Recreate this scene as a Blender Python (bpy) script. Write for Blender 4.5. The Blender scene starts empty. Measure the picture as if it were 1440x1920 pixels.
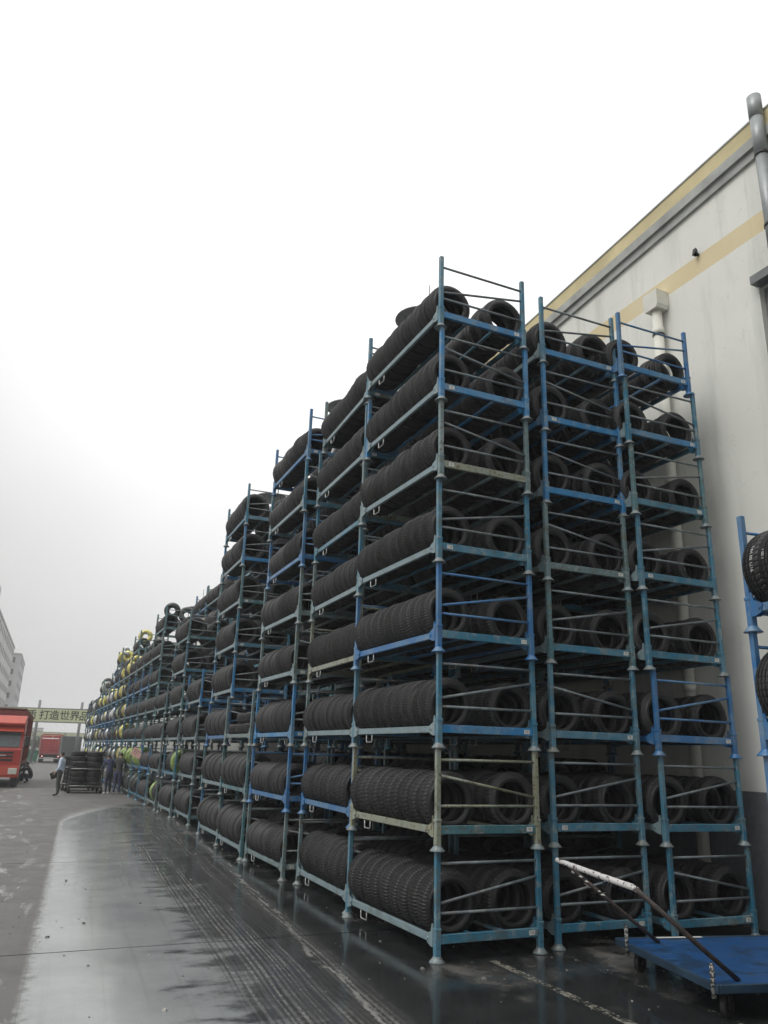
import bpy, math, random
import numpy as np
from mathutils import Vector, Matrix, noise as mnoise

random.seed(7)
SC = bpy.context.scene
COL = SC.collection
R = math.radians
PI = math.pi

# ------------------------------------------------------------------ camera
CAM_LOC = (-4.0753, -7.4770, 1.9213)
YAW, PITCH, ROLL = -0.4230, 0.30374, 0.03005
def cam_axes(yaw, pitch, roll):
    cy, sy = math.cos(yaw), math.sin(yaw)
    f = Vector((-sy*math.cos(pitch), cy*math.cos(pitch), math.sin(pitch)))
    r = Vector((cy, sy, 0)); u = r.cross(f)
    c, s = math.cos(roll), math.sin(roll)
    return c*r+s*u, -s*r+c*u, f
_r, _u, _f = cam_axes(YAW, PITCH, ROLL)
cam = bpy.data.cameras.new('camera')
cam.sensor_fit = 'VERTICAL'; cam.sensor_height = 36.0; cam.lens = 1449.1/1920*36.0
cam.clip_start = 0.05; cam.clip_end = 3000
camo = bpy.data.objects.new('camera', cam); COL.objects.link(camo)
M4 = Matrix.Identity(4)
for i in range(3):
    M4[i][0] = _r[i]; M4[i][1] = _u[i]; M4[i][2] = -_f[i]; M4[i][3] = CAM_LOC[i]
camo.matrix_world = M4
SC.camera = camo

# ------------------------------------------------------------------ world, sun, exposure
SUN_EL, SUN_AZ = R(50), R(-98)          # azimuth from +y towards +x
world = bpy.data.worlds.new('World'); SC.world = world; world.use_nodes = True
nt = world.node_tree; N = nt.nodes; Lk = nt.links
for n in list(N): N.remove(n)
out = N.new('ShaderNodeOutputWorld'); bg = N.new('ShaderNodeBackground'); bg.inputs['Strength'].default_value = 0.10
sky = N.new('ShaderNodeTexSky'); sky.sky_type = 'NISHITA'; sky.sun_disc = False
sky.sun_elevation = SUN_EL; sky.sun_rotation = SUN_AZ; sky.dust_density = 6.0; sky.air_density = 2.0; sky.ozone_density = 1.0
hs = N.new('ShaderNodeHueSaturation'); hs.inputs['Saturation'].default_value = 0.06
tc = N.new('ShaderNodeTexCoord'); sx = N.new('ShaderNodeSeparateXYZ')
rp = N.new('ShaderNodeValToRGB')        # overcast sky: luminance rises from horizon to zenith
cr = rp.color_ramp
cr.elements[0].position = 0.0; cr.elements[0].color = (0.395, 0.402, 0.40, 1)
cr.elements[1].position = 1.0; cr.elements[1].color = (1.3, 1.3, 1.3, 1)
for p, v in ((0.10, .40), (0.2, .418), (0.3, .435), (0.42, .45), (0.6, .47), (0.74, .52), (0.86, .85)):
    e = cr.elements.new(p); e.color = (v, v*1.004, v*1.0, 1)
nz = N.new('ShaderNodeTexNoise'); nz.inputs['Scale'].default_value = 1.6; nz.inputs['Detail'].default_value = 3
mr = N.new('ShaderNodeMapRange'); mr.inputs['From Min'].default_value = .3; mr.inputs['From Max'].default_value = .7
mr.inputs['To Min'].default_value = 14.6; mr.inputs['To Max'].default_value = 17.6
sc_ = N.new('ShaderNodeVectorMath'); sc_.operation = 'SCALE'
mx = N.new('ShaderNodeMix'); mx.data_type = 'RGBA'; mx.inputs['Factor'].default_value = 0.955
Lk.new(tc.outputs['Generated'], sx.inputs[0]); Lk.new(sx.outputs['Z'], rp.inputs[0])
Lk.new(tc.outputs['Generated'], nz.inputs['Vector']); Lk.new(nz.outputs['Fac'], mr.inputs['Value'])
lb = N.new('ShaderNodeVectorMath'); lb.operation = 'DOT_PRODUCT'; lb.inputs[1].default_value = (.36, .70, .61)   # thinner cloud
lm = N.new('ShaderNodeMapRange'); lm.interpolation_type = 'SMOOTHSTEP'
for nm_, v_ in zip(('From Min', 'From Max', 'To Min', 'To Max'), (.72, .995, 1.0, 1.6)): lm.inputs[nm_].default_value = v_
lx = N.new('ShaderNodeVectorMath'); lx.operation = 'SCALE'
Lk.new(tc.outputs['Generated'], lb.inputs[0]); Lk.new(lb.outputs['Value'], lm.inputs['Value'])
Lk.new(rp.outputs['Color'], lx.inputs[0]); Lk.new(lm.outputs[0], lx.inputs['Scale']); Lk.new(lx.outputs[0], sc_.inputs[0]); Lk.new(mr.outputs[0], sc_.inputs['Scale'])
Lk.new(sky.outputs[0], hs.inputs['Color']); Lk.new(hs.outputs[0], mx.inputs[6]); Lk.new(sc_.outputs[0], mx.inputs[7])
Lk.new(mx.outputs[2], bg.inputs['Color']); Lk.new(bg.outputs[0], out.inputs[0])

sd = bpy.data.lights.new('sun', 'SUN'); sd.energy = 1.5; sd.angle = R(35); sd.color = (1.0, .975, .94)
so = bpy.data.objects.new('sun', sd); COL.objects.link(so)
sdir = Vector((math.sin(SUN_AZ)*math.cos(SUN_EL), math.cos(SUN_AZ)*math.cos(SUN_EL), math.sin(SUN_EL)))
so.rotation_euler = sdir.to_track_quat('Z', 'Y').to_euler()
so.location = (0, 0, 60)

SC.view_settings.view_transform = 'Standard'; SC.view_settings.look = 'None'
SC.view_settings.exposure = 0.0; SC.view_settings.gamma = 1.0; SC.view_settings.use_curve_mapping = False

# ------------------------------------------------------------------ helpers
class MB:
    def __init__(s): s.v = []; s.f = []; s.m = []; s.sm = []
    def add(s, vs, fs, mat=0, smooth=False):
        o = len(s.v); s.v += [tuple(v) for v in vs]
        for f in fs: s.f.append(tuple(i+o for i in f)); s.m.append(mat); s.sm.append(smooth)
    def box(s, x0, x1, y0, y1, z0, z1, mat=0):
        s.add([(x0,y0,z0),(x1,y0,z0),(x1,y1,z0),(x0,y1,z0),(x0,y0,z1),(x1,y0,z1),(x1,y1,z1),(x0,y1,z1)],
              [(0,3,2,1),(4,5,6,7),(0,1,5,4),(1,2,6,5),(2,3,7,6),(3,0,4,7)], mat)
    def bbox(s, x0, x1, y0, y1, z0, z1, b, mat=0):
        """box with chamfered vertical and horizontal edges (24 verts)"""
        vs = []; idx = {}
        for ix, X in enumerate((x0, x1)):
            for iy, Y in enumerate((y0, y1)):
                for iz, Z in enumerate((z0, z1)):
                    sxn = 1 if ix == 0 else -1; syn = 1 if iy == 0 else -1; szn = 1 if iz == 0 else -1
                    idx[ix,iy,iz,'x'] = len(vs); vs.append((X, Y+syn*b, Z+szn*b))
                    idx[ix,iy,iz,'y'] = len(vs); vs.append((X+sxn*b, Y, Z+szn*b))
                    idx[ix,iy,iz,'z'] = len(vs); vs.append((X+sxn*b, Y+syn*b, Z))
        fs = []
        for ix in (0,1):
            q = [idx[ix,0,0,'x'],idx[ix,1,0,'x'],idx[ix,1,1,'x'],idx[ix,0,1,'x']]; fs.append(q[::-1] if ix==0 else q)
        for iy in (0,1):
            q = [idx[0,iy,0,'y'],idx[1,iy,0,'y'],idx[1,iy,1,'y'],idx[0,iy,1,'y']]; fs.append(q if iy==0 else q[::-1])
        for iz in (0,1):
            q = [idx[0,0,iz,'z'],idx[1,0,iz,'z'],idx[1,1,iz,'z'],idx[0,1,iz,'z']]; fs.append(q[::-1] if iz==0 else q)
        for iy in (0,1):
            for iz in (0,1): fs.append((idx[0,iy,iz,'y'],idx[1,iy,iz,'y'],idx[1,iy,iz,'z'],idx[0,iy,iz,'z']))
        for ix in (0,1):
            for iz in (0,1): fs.append((idx[ix,0,iz,'x'],idx[ix,1,iz,'x'],idx[ix,1,iz,'z'],idx[ix,0,iz,'z']))
        for ix in (0,1):
            for iy in (0,1): fs.append((idx[ix,iy,0,'x'],idx[ix,iy,1,'x'],idx[ix,iy,1,'y'],idx[ix,iy,0,'y']))
        for ix in (0,1):
            for iy in (0,1):
                for iz in (0,1): fs.append((idx[ix,iy,iz,'x'],idx[ix,iy,iz,'y'],idx[ix,iy,iz,'z']))
        s.add(vs, fs, mat)
    def tube(s, pts, r, n=6, mat=0, cap=True, smooth=True):
        pts = [Vector(p) for p in pts]; rs = r if isinstance(r, (list, tuple)) else [r]*len(pts)
        rings = []; up = None
        for i, p in enumerate(pts):
            if i == 0: d = pts[1]-p
            elif i == len(pts)-1: d = p-pts[i-1]
            else: d = (pts[i+1]-p).normalized()+(p-pts[i-1]).normalized()
            d.normalize()
            a = d.orthogonal().normalized() if up is None else (up - d*up.dot(d)).normalized()
            up = a; b = d.cross(a)
            rings.append([p+(a*math.cos(2*PI*k/n)+b*math.sin(2*PI*k/n))*rs[i] for k in range(n)])
        o = len(s.v)
        for rg in rings: s.v += [tuple(q) for q in rg]
        for i in range(len(pts)-1):
            for k in range(n):
                s.f.append((o+i*n+k, o+i*n+(k+1)%n, o+(i+1)*n+(k+1)%n, o+(i+1)*n+k)); s.m.append(mat); s.sm.append(smooth)
        if cap:
            s.f.append(tuple(o+k for k in range(n))[::-1]); s.m.append(mat); s.sm.append(False)
            e = o+(len(pts)-1)*n
            s.f.append(tuple(e+k for k in range(n))); s.m.append(mat); s.sm.append(False)
    def lathe(s, prof, n=16, c=(0,0,0), axis='z', mat=0, smooth=True, closed=False):
        o = len(s.v)
        for (r, h) in prof:
            for k in range(n):
                a = 2*PI*k/n; x, y = r*math.cos(a), r*math.sin(a)
                if axis == 'z': p = (c[0]+x, c[1]+y, c[2]+h)
                elif axis == 'y': p = (c[0]+x, c[1]+h, c[2]+y)
                else: p = (c[0]+h, c[1]+x, c[2]+y)
                s.v.append(p)
        m = len(prof); rng = m if closed else m-1
        for i in range(rng):
            j = (i+1) % m
            for k in range(n):
                s.f.append((o+i*n+k, o+i*n+(k+1)%n, o+j*n+(k+1)%n, o+j*n+k)); s.m.append(mat); s.sm.append(smooth)
        if not closed:
            for i in (0, m-1):
                if prof[i][0] > 1e-4:
                    q = tuple(o+i*n+k for k in range(n)); s.f.append(q[::-1] if i == 0 else q); s.m.append(mat); s.sm.append(False)
    def prism(s, poly, a0, a1, axis='y', mat=0):
        """poly list of 2d points extruded along an axis"""
        n = len(poly); vs = []
        for a in (a0, a1):
            for (p, q) in poly:
                vs.append({'y': (p, a, q), 'x': (a, p, q), 'z': (p, q, a)}[axis])
        fs = [tuple(range(n))[::-1], tuple(range(n, 2*n))]
        for i in range(n):
            j = (i+1) % n; fs.append((i, j, n+j, n+i))
        s.add(vs, fs, mat)
    def mesh(s, name, mats, fix=True):
        me = bpy.data.meshes.new(name)
        me.from_pydata(s.v, [], s.f)
        if isinstance(mats, (list, tuple)):
            for q in mats: me.materials.append(q)
        else: me.materials.append(mats)
        me.polygons.foreach_set('material_index', s.m)
        me.polygons.foreach_set('use_smooth', s.sm)
        if fix:
            import bmesh
            bm = bmesh.new(); bm.from_mesh(me); bmesh.ops.recalc_face_normals(bm, faces=bm.faces); bm.to_mesh(me); bm.free()
        me.update(); return me
    def build(s, name, mats, parent=None, loc=None, fix=True):
        return put(name, s.mesh(name, mats, fix), parent, loc)

def put(name, me, parent=None, loc=None, rot=None):
    o = bpy.data.objects.new(name, me); COL.objects.link(o)
    if parent is not None: o.parent = parent
    if loc is not None: o.location = loc
    if rot is not None: o.rotation_euler = rot
    return o
def tag(o, label, cat, group=None):
    o['label'] = label; o['category'] = cat
    if group: o['group'] = group
    return o
def empty(name, loc=(0,0,0), rz=0):
    o = bpy.data.objects.new(name, None); COL.objects.link(o); o.empty_display_size = .1
    o.location = loc; o.rotation_euler = (0, 0, rz); return o
def structure(o): o['kind'] = 'structure'; return o

class NT:
    """small node-tree helper"""
    def __init__(s, name):
        s.mat = bpy.data.materials.new(name); s.mat.use_nodes = True
        s.t = s.mat.node_tree; s.b = s.t.nodes['Principled BSDF']; s.o = s.t.nodes['Material Output']
    def n(s, typ, **kw):
        q = s.t.nodes.new('ShaderNode'+typ)
        for k, v in kw.items(): setattr(q, k, v)
        return q
    def l(s, a, b): s.t.links.new(a, b)
    def setin(s, sock, v):
        if hasattr(v, 'is_output'): s.l(v, sock)
        else: sock.default_value = v
    def math(s, op, a, b=None, c=None, clamp=False):
        q = s.n('Math', operation=op, use_clamp=clamp); s.setin(q.inputs[0], a)
        if b is not None: s.setin(q.inputs[1], b)
        if c is not None: s.setin(q.inputs[2], c)
        return q.outputs[0]
    def noise(s, vec, scale, detail=4, rough=.55, dist=0., dim='3D'):
        q = s.n('TexNoise', noise_dimensions=dim); q.inputs['Scale'].default_value = scale; q.inputs['Detail'].default_value = detail
        q.inputs['Roughness'].default_value = rough; q.inputs['Distortion'].default_value = dist
        if vec is not None: s.l(vec, q.inputs['Vector'])
        return q.outputs['Fac']
    def ramp(s, fac, stops, interp='LINEAR'):
        q = s.n('ValToRGB'); q.color_ramp.interpolation = interp
        e = q.color_ramp.elements
        while len(e) < len(stops): e.new(.5)
        for i, (p, c) in enumerate(stops):
            e[i].position = p
            e[i].color = (c, c, c, 1) if isinstance(c, (int, float)) else (*c, 1)
        s.setin(q.inputs[0], fac); return q.outputs['Color']
    def rng(s, v, a, b, c=0., d=1., smooth=False):
        q = s.n('MapRange'); q.interpolation_type = 'SMOOTHSTEP' if smooth else 'LINEAR'
        s.setin(q.inputs['Value'], v)
        for nm, val in zip(('From Min','From Max','To Min','To Max'), (a,b,c,d)): s.setin(q.inputs[nm], val)
        return q.outputs[0]
    def mix(s, f, a, b):
        q = s.n('Mix', data_type='RGBA'); s.setin(q.inputs['Factor'], f)
        for sock, v in ((q.inputs[6], a), (q.inputs[7], b)):
            if hasattr(v, 'is_output'): s.l(v, sock)
            else: sock.default_value = (*v, 1) if len(v) == 3 else v
        return q.outputs[2]
    def fin(s, col=None, rough=None, metal=None, bump=None, bstr=.3, bdist=.01, spec=None):
        if col is not None: s.setin(s.b.inputs['Base Color'], col if hasattr(col, 'is_output') else (*col, 1))
        if rough is not None: s.setin(s.b.inputs['Roughness'], rough)
        if metal is not None: s.setin(s.b.inputs['Metallic'], metal)
        if spec is not None: s.setin(s.b.inputs['Specular IOR Level'], spec)
        if bump is not None:
            q = s.n('Bump'); q.inputs['Strength'].default_value = bstr; q.inputs['Distance'].default_value = bdist
            s.l(bump, q.inputs['Height']); s.l(q.outputs[0], s.b.inputs['Normal'])
        return s.mat

def plain(name, col, rough=.5, metal=0., var=.15, scale=6., spec=None, bump=0.):
    m = NT(name); tc = m.n('TexCoord').outputs['Object']
    f = m.noise(tc, scale, 5)
    c = m.mix(m.rng(f, .3, .7), tuple(x*(1-var) for x in col), tuple(min(1, x*(1+var)) for x in col))
    return m.fin(c, rough, metal, bump=f if bump else None, bstr=bump or .1, spec=spec)

def paint(name, col, wear, rust, seed):
    """worn enamel on rack steel: fade patches, chips and rust"""
    m = NT(name); tc = m.n('TexCoord').outputs['Object']; oi = m.n('ObjectInfo')
    vm = m.n('VectorMath', operation='MULTIPLY_ADD'); cv = m.n('CombineXYZ')
    for k in range(3): m.l(m.math('MULTIPLY', oi.outputs['Random'], 17.+5*k+seed), cv.inputs[k])
    m.l(tc, vm.inputs[0]); vm.inputs[1].default_value = (1,1,1); m.l(cv.outputs[0], vm.inputs[2]); v = vm.outputs[0]
    big = m.noise(v, 2.2, 4, .6); fine = m.noise(v, 26, 5, .65); mid = m.noise(v, 8, 5, .6)
    pale = tuple(.55*c+.45*w for c, w in zip(col, (.24, .33, .34)))
    c1 = m.mix(m.rng(big, .42, .68), col, pale)
    c2 = m.mix(m.math('MULTIPLY', m.rng(mid, .55, .63), wear), c1, (.27, .31, .30))
    c3 = m.mix(m.math('MULTIPLY', m.rng(fine, .56, .62), rust), c2, (.10, .055, .03))
    gr = m.mix(m.math('MULTIPLY', m.rng(m.noise(v, 5, 3), .54, .70), rust), c3, (.11, .10, .06))
    return m.fin(gr, m.rng(mid, .3, .7, .27, .48), 0.0, bump=fine, bstr=.15, bdist=.002)

PAINTS = [paint('paint_blue', (.032, .165, .26), .55, .6, 1), paint('paint_bright_blue', (.020, .135, .335), .3, .3, 2),
          paint('paint_teal', (.050, .155, .185), .75, .8, 3), paint('paint_faded', (.12, .185, .195), .8, .75, 4),
          paint('paint_pale', (.25, .26, .18), .85, 1., 5), paint('paint_sky', (.022, .19, .42), .5, .45, 6), paint('paint_lit_pale', (.17, .245, .275), .6, .45, 9)]  # last paint is the pale one that imitates sky light on roadside beams
RAILM = paint('paint_rail_worn', (.12, .135, .15), .6, .5, 7); CUPM = paint('paint_cup_worn', (.15, .175, .18), .6, .6, 8)

def rubber(name, col, dust, rough=.55):
    m = NT(name); tc = m.n('TexCoord').outputs['Object']; oi = m.n('ObjectInfo')
    cv = m.n('VectorMath', operation='ADD'); m.l(tc, cv.inputs[0]); m.l(oi.outputs['Random'], cv.inputs[1])
    a = m.noise(cv.outputs[0], 9, 5); b = m.noise(cv.outputs[0], 70, 3)
    c = m.mix(m.rng(a, .35, .75), col, dust)
    sh = m.rng(oi.outputs['Random'], 0, 1, .75, 1.35)
    q = m.n('VectorMath', operation='SCALE'); m.l(c, q.inputs[0]); m.l(sh, q.inputs['Scale'])
    return m.fin(q.outputs[0], m.rng(a, .3, .7, rough-.1, rough+.12), bump=b, bstr=.12, bdist=.002, spec=.45)
RUB = rubber('tyre_rubber', (.0155, .0155, .017), (.028, .0275, .027))
STEEL = plain('galvanised_wire', (.42, .43, .42), .4, .6, .2, 20)
PLATEW = plain('label_white', (.62, .62, .58), .5, 0, .12, 30)
INK = plain('label_ink', (.03, .03, .035), .5)

# text -> flat mesh ---------------------------------------------------------
def text_mesh(s, size, bold=0.):
    cu = bpy.data.curves.new('txt', 'FONT'); cu.body = s; cu.size = size; cu.align_x = 'CENTER'; cu.align_y = 'CENTER'; cu.offset = size*bold
    o = bpy.data.objects.new('txt', cu); COL.objects.link(o)
    dg = bpy.context.evaluated_depsgraph_get(); dg.update()
    me = o.evaluated_get(dg).to_mesh()
    vs = [tuple(v.co) for v in me.vertices]; fs = [tuple(p.vertices) for p in me.polygons]
    o.evaluated_get(dg).to_mesh_clear(); bpy.data.objects.remove(o); bpy.data.curves.remove(cu)
    return vs, fs

# ------------------------------------------------------------------ ground
def ground_material():
    m = NT('wet_concrete'); pos = m.n('NewGeometry').outputs['Position']
    sp = m.n('SeparateXYZ'); m.l(pos, sp.inputs[0]); X, Y = sp.outputs[0], sp.outputs[1]
    t = m.math('ADD', m.math('SUBTRACT', X, m.math('MULTIPLY', Y, .068)), 3.72)
    n1 = m.noise(pos, .75, 5, .6); n2 = m.noise(pos, 2.3, 5, .62); n3 = m.noise(pos, 9, 5, .6); n4 = m.noise(pos, 60, 4, .6)
    def stretch(sx, sy, sc, det=4, dist=0.):
        q = m.n('CombineXYZ'); m.l(m.math('MULTIPLY', t, sx), q.inputs[0]); m.l(m.math('MULTIPLY', Y, sy), q.inputs[1])
        return m.noise(q.outputs[0], sc, det, .6, dist)
    s1 = stretch(9, .22, 1.0, 4); s2 = stretch(21, .35, 1.0, 4); s3 = stretch(2.2, .5, 1.0, 5, .4)
    blot = stretch(1.0, 2.1, 1.25, 5, .3)
    # dry concrete of the road on the left and of the yard far away
    dryc = m.mix(m.rng(n1, .3, .7), (.100, .095, .090), (.142, .136, .129))
    dryc = m.mix(m.math('MULTIPLY', m.rng(n4, .45, .7), .35), dryc, (.085, .08, .076))
    dryc = m.mix(m.math('MULTIPLY', m.rng(s1, .56, .70), .35), dryc, (.075, .072, .07))
    scuff = m.math('MULTIPLY', m.rng(s3, .555, .62), m.rng(X, -3.0, -3.6))
    scuff = m.math('MULTIPLY', scuff, m.rng(n3, .38, .55))
    dryc = m.mix(m.math('MULTIPLY', scuff, .75), dryc, (.36, .37, .36))
    # film of water, its pale colour standing in for the sky's reflection
    filmc = m.mix(m.rng(n1, .35, .65), (.20, .211, .212), (.28, .292, .291))
    filmc = m.mix(m.math('MULTIPLY', m.rng(n2, .48, .72), .35), filmc, (.17, .178, .178))
    filmc = m.mix(m.math('MULTIPLY', m.rng(n4, .5, .72), .3), filmc, (.10, .10, .10))
    filmc = m.mix(m.math('MULTIPLY', m.rng(s1, .54, .68), .22), filmc, (.10, .105, .105))
    darkc = m.mix(m.rng(n2, .3, .75), (.016, .0175, .0185), (.030, .032, .032))
    tk = m.math('ADD', t, m.math('MULTIPLY', m.math('SUBTRACT', blot, .5), 3.0))
    k = m.rng(tk, 1.35, 2.05, 0, 1, True)
    k = m.math('MAXIMUM', k, m.rng(m.math('ADD', t, m.math('MULTIPLY', m.math('SUBTRACT', n2, .5), .5)), 2.35, 2.75, 0, 1, True))
    col = m.mix(k, filmc, darkc)
    rough = m.rng(k, 0, 1, .16, .12)
    rough = m.math('ADD', rough, m.math('MULTIPLY', m.math('SUBTRACT', n2, .5), .28))
    # wheel tracks: muddy streaks that run along the drive
    wid = m.rng(Y, -2, 22, 1.0, 1.75)
    tt = m.math('DIVIDE', m.math('SUBTRACT', t, 2.12), wid)
    band = m.math('MULTIPLY', m.rng(tt, -.52, -.34, 0, 1, True), m.rng(tt, .75, .5, 0, 1, True))
    tr = m.n('CombineXYZ'); m.l(m.math('SINE', m.math('MULTIPLY', Y, 62.)), tr.inputs[0])
    yv = m.n('CombineXYZ'); m.l(m.math('MULTIPLY', Y, .30), yv.inputs[1]); wob = m.math('MULTIPLY', m.noise(yv.outputs[0], 1., 2), .12)
    tw = m.math('ADD', t, wob)
    fine = m.math('SINE', m.math('ADD', m.math('MULTIPLY', tw, 118.), m.math('MULTIPLY', stretch(5., .06, 1.0, 3), 16.)))
    tread = m.math('SINE', m.math('ADD', m.math('MULTIPLY', Y, 55.), m.math('MULTIPLY', fine, 1.6)))
    path = m.rng(stretch(4.2, .10, 1.0, 3), .44, .56)          # single wheel paths inside the band
    lines = m.math('ADD', .5, m.math('ADD', m.math('MULTIPLY', fine, .30), m.math('MULTIPLY', tread, m.rng(n2, .42, .62, .0, .16))))
    rough_n = m.math('MULTIPLY', m.rng(n3, .36, .60, .2, 1.), m.rng(stretch(30, 1.2, 1.0, 3), .40, .58, .25, 1.))
    lightl = m.math('MULTIPLY', m.math('MULTIPLY', m.rng(lines, .48, .72), band), m.math('MULTIPLY', rough_n, m.rng(path, 0, 1, .15, 1.)))
    darkl = m.math('MULTIPLY', m.math('MULTIPLY', m.rng(lines, .45, .25), band), m.rng(path, 0, 1, .2, .9))
    col = m.mix(m.math('MULTIPLY', m.math('MULTIPLY', band, m.rng(path, 0, 1, .35, .9)), m.rng(n2, .3, .65, .55, 1.)), col, (.125, .124, .121))
    col = m.mix(m.math('MULTIPLY', darkl, .85), col, (.022, .023, .023))
    col = m.mix(m.math('MULTIPLY', lightl, .75), col, (.20, .197, .19))
    rough = m.math('ADD', rough, m.math('MULTIPLY', lightl, .3)); rough = m.math('ADD', rough, m.math('MULTIPLY', darkl, .05))
    # scummy tide line between tracks and puddle
    e = m.math('ABSOLUTE', m.math('SUBTRACT', m.math('ADD', t, m.math('ADD', m.math('MULTIPLY', m.math('SUBTRACT', n1, .5), .5), m.math('MULTIPLY', m.math('SUBTRACT', n3, .5), .10))), m.rng(Y, -2, 8, 2.55, 2.95)))
    tide = m.math('MULTIPLY', m.rng(e, .030, .006), m.rng(n2, .40, .58))
    col = m.mix(m.math('MULTIPLY', tide, .8), col, (.22, .215, .2)); rough = m.math('ADD', rough, m.math('MULTIPLY', tide, .35))
    # drained patches under and beside the racks
    dp = m.math('MULTIPLY', m.rng(m.math('ADD', X, m.math('MULTIPLY', Y, -.02)), -.75, -.1, 0, 1, True), m.rng(n1, .53, .66, 0, 1))
    dp = m.math('MULTIPLY', dp, m.rng(n2, .3, .6))
    col = m.mix(m.math('MULTIPLY', dp, .9), col, (.145, .138, .126)); rough = m.math('ADD', rough, m.math('MULTIPLY', dp, .4))
    # dry regions win
    dry = m.rng(m.math('ADD', t, m.math('MULTIPLY', m.math('SUBTRACT', n3, .5), .30)), .10, -.06, 0, 1, True)
    fard = m.rng(m.math('ADD', Y, m.math('MULTIPLY', m.math('SUBTRACT', n1, .5), 9)), 18, 28, 0, 1, True)
    yy = m.math('MAXIMUM', m.math('SUBTRACT', Y, 15.), 0.)
    soft = m.math('MINIMUM', m.math('MULTIPLY', yy, .22), 1.)
    rnd = m.math('SUBTRACT', m.math('ADD', t, m.math('MULTIPLY', m.math('SUBTRACT', n2, .5), m.math('ADD', .08, m.math('MULTIPLY', soft, .6)))), m.math('MULTIPLY', m.math('MULTIPLY', yy, yy), .034))
    dry = m.math('MAXIMUM', dry, m.rng(rnd, m.math('ADD', .04, m.math('MULTIPLY', soft, .6)), m.math('SUBTRACT', -.04, m.math('MULTIPLY', soft, .35)), 0, 1, True))
    dry = m.math('MAXIMUM', dry, m.math('MULTIPLY', fard, .9))
    col = m.mix(dry, col, dryc)
    rough = m.math('ADD', m.math('MULTIPLY', rough, m.math('SUBTRACT', 1., dry)), m.math('MULTIPLY', m.rng(n2, .3, .7, .55, .8), dry))
    rim = m.math('MULTIPLY', m.rng(m.math('ABSOLUTE', m.math('SUBTRACT', m.math('ADD', t, m.math('MULTIPLY', m.math('SUBTRACT', n3, .5), .12)), .03)), .07, .01), m.rng(n2, .35, .6, .25, 1.))
    rim = m.math('MULTIPLY', rim, m.rng(Y, 17, 13)); col = m.mix(m.math('MULTIPLY', rim, .3), col, (.28, .295, .285))
    h = m.math('ADD', m.math('MULTIPLY', n3, .35), m.math('ADD', m.math('MULTIPLY', n4, m.rng(dry, 0, 1, .04, .35)), m.math('MULTIPLY', lines, m.math('MULTIPLY', band, .35))))
    m.fin(col, rough, bump=h, bstr=.16, bdist=.012)
    m.b.inputs['IOR'].default_value = 1.45
    return m.mat
GROUND = ground_material()
JOINT = plain('joint_dirt', (.03, .029, .027), .7)

g = MB(); g.add([(-600,-55,-.03),(600,-55,-.03),(600,640,-.03),(-600,640,-.03)], [(0,1,2,3)])
ground = structure(g.build('ground', JOINT))
# concrete slabs; cross joints every 6.4 m, a long joint along the edge of the drive
edge = lambda y: -3.72+.068*y
JY = [1.48+6.42*k for k in range(-5, 6)]
GAP = .014
def slab(xa0, xa1, xb0, xb1, y0, y1, name='concrete_slab', z0=-.028):
    """quad slab: left edge xa0 (near) to xa1 (far), right edge xb0 to xb1"""
    q = MB(); q.prism([(xa0, y0), (xb0, y0), (xb1, y1), (xa1, y1)], z0, 0., 'z')
    return q.build(name, GROUND, ground)
for k in range(len(JY)-1):
    y0, y1 = JY[k]+GAP, JY[k+1]-GAP
    cuts = [(-17., -17.), (edge(y0)-6.2, edge(y1)-6.2), (edge(y0), edge(y1)), (1.35+.02*y0, 1.35+.02*y1), (8., 8.)]
    for j in range(len(cuts)-1):
        gp = .0006
        slab(cuts[j][0]+gp, cuts[j][1]+gp, cuts[j+1][0]-gp, cuts[j+1][1]-gp, y0, y1)
q = MB()
YF = JY[-1]
q.prism([(-17, YF+GAP), (8, YF+GAP), (8, 639), (-17, 639)], -.028, 0., 'z')
q.prism([(-600, -54), (-17.004, -54), (-17.004, 639), (-600, 639)], -.028, 0., 'z')
q.prism([(8.004, -54), (600, -54), (600, 639), (8.004, 639)], -.028, 0., 'z')
q.prism([(-17, -54), (8, -54), (8, JY[0]-GAP), (-17, JY[0]-GAP)], -.028, 0., 'z')
structure(q.build('pavement', GROUND))

# worn parking-bay lines
def worn_paint(name, lo, hi):
    m = NT(name); pos = m.n('NewGeometry').outputs['Position']
    a = m.noise(pos, 5, 6, .7); b = m.noise(pos, 38, 5, .7)
    msk = m.rng(m.math('ADD', m.math('MULTIPLY', a, .55), m.math('MULTIPLY', b, .45)), lo, hi)
    c = m.mix(m.rng(b, .3, .7), (.13, .125, .105), (.29, .28, .24)); m.fin(c, .5)
    tr = m.n('BsdfTransparent'); ms = m.n('MixShader'); m.l(msk, ms.inputs[0]); m.l(tr.outputs[0], ms.inputs[1]); m.l(m.b.outputs[0], ms.inputs[2])
    m.l(ms.outputs[0], m.o.inputs[0]); return m.mat
WP1 = worn_paint('worn_line_paint', .47, .56); WP2 = worn_paint('worn_line_paint_faint', .53, .62)
def ground_line(x0, y0, x1, y1, w, mat, lab):
    q = MB(); q.add([(x0-w/2, y0, .004), (x0+w/2, y0, .004), (x1+w/2, y1, .004), (x1-w/2, y1, .004)], [(0,1,2,3)])
    o = structure(q.build('painted_line', mat)); o['label'] = lab
ground_line(.55, -4.4, .57, -.12, .095, WP1, 'worn white line on the wet ground left of the trolley')
ground_line(1.42, -4.6, 1.40, -.25, .095, WP2, 'faint worn line on the wet ground under the trolley handle')

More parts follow.
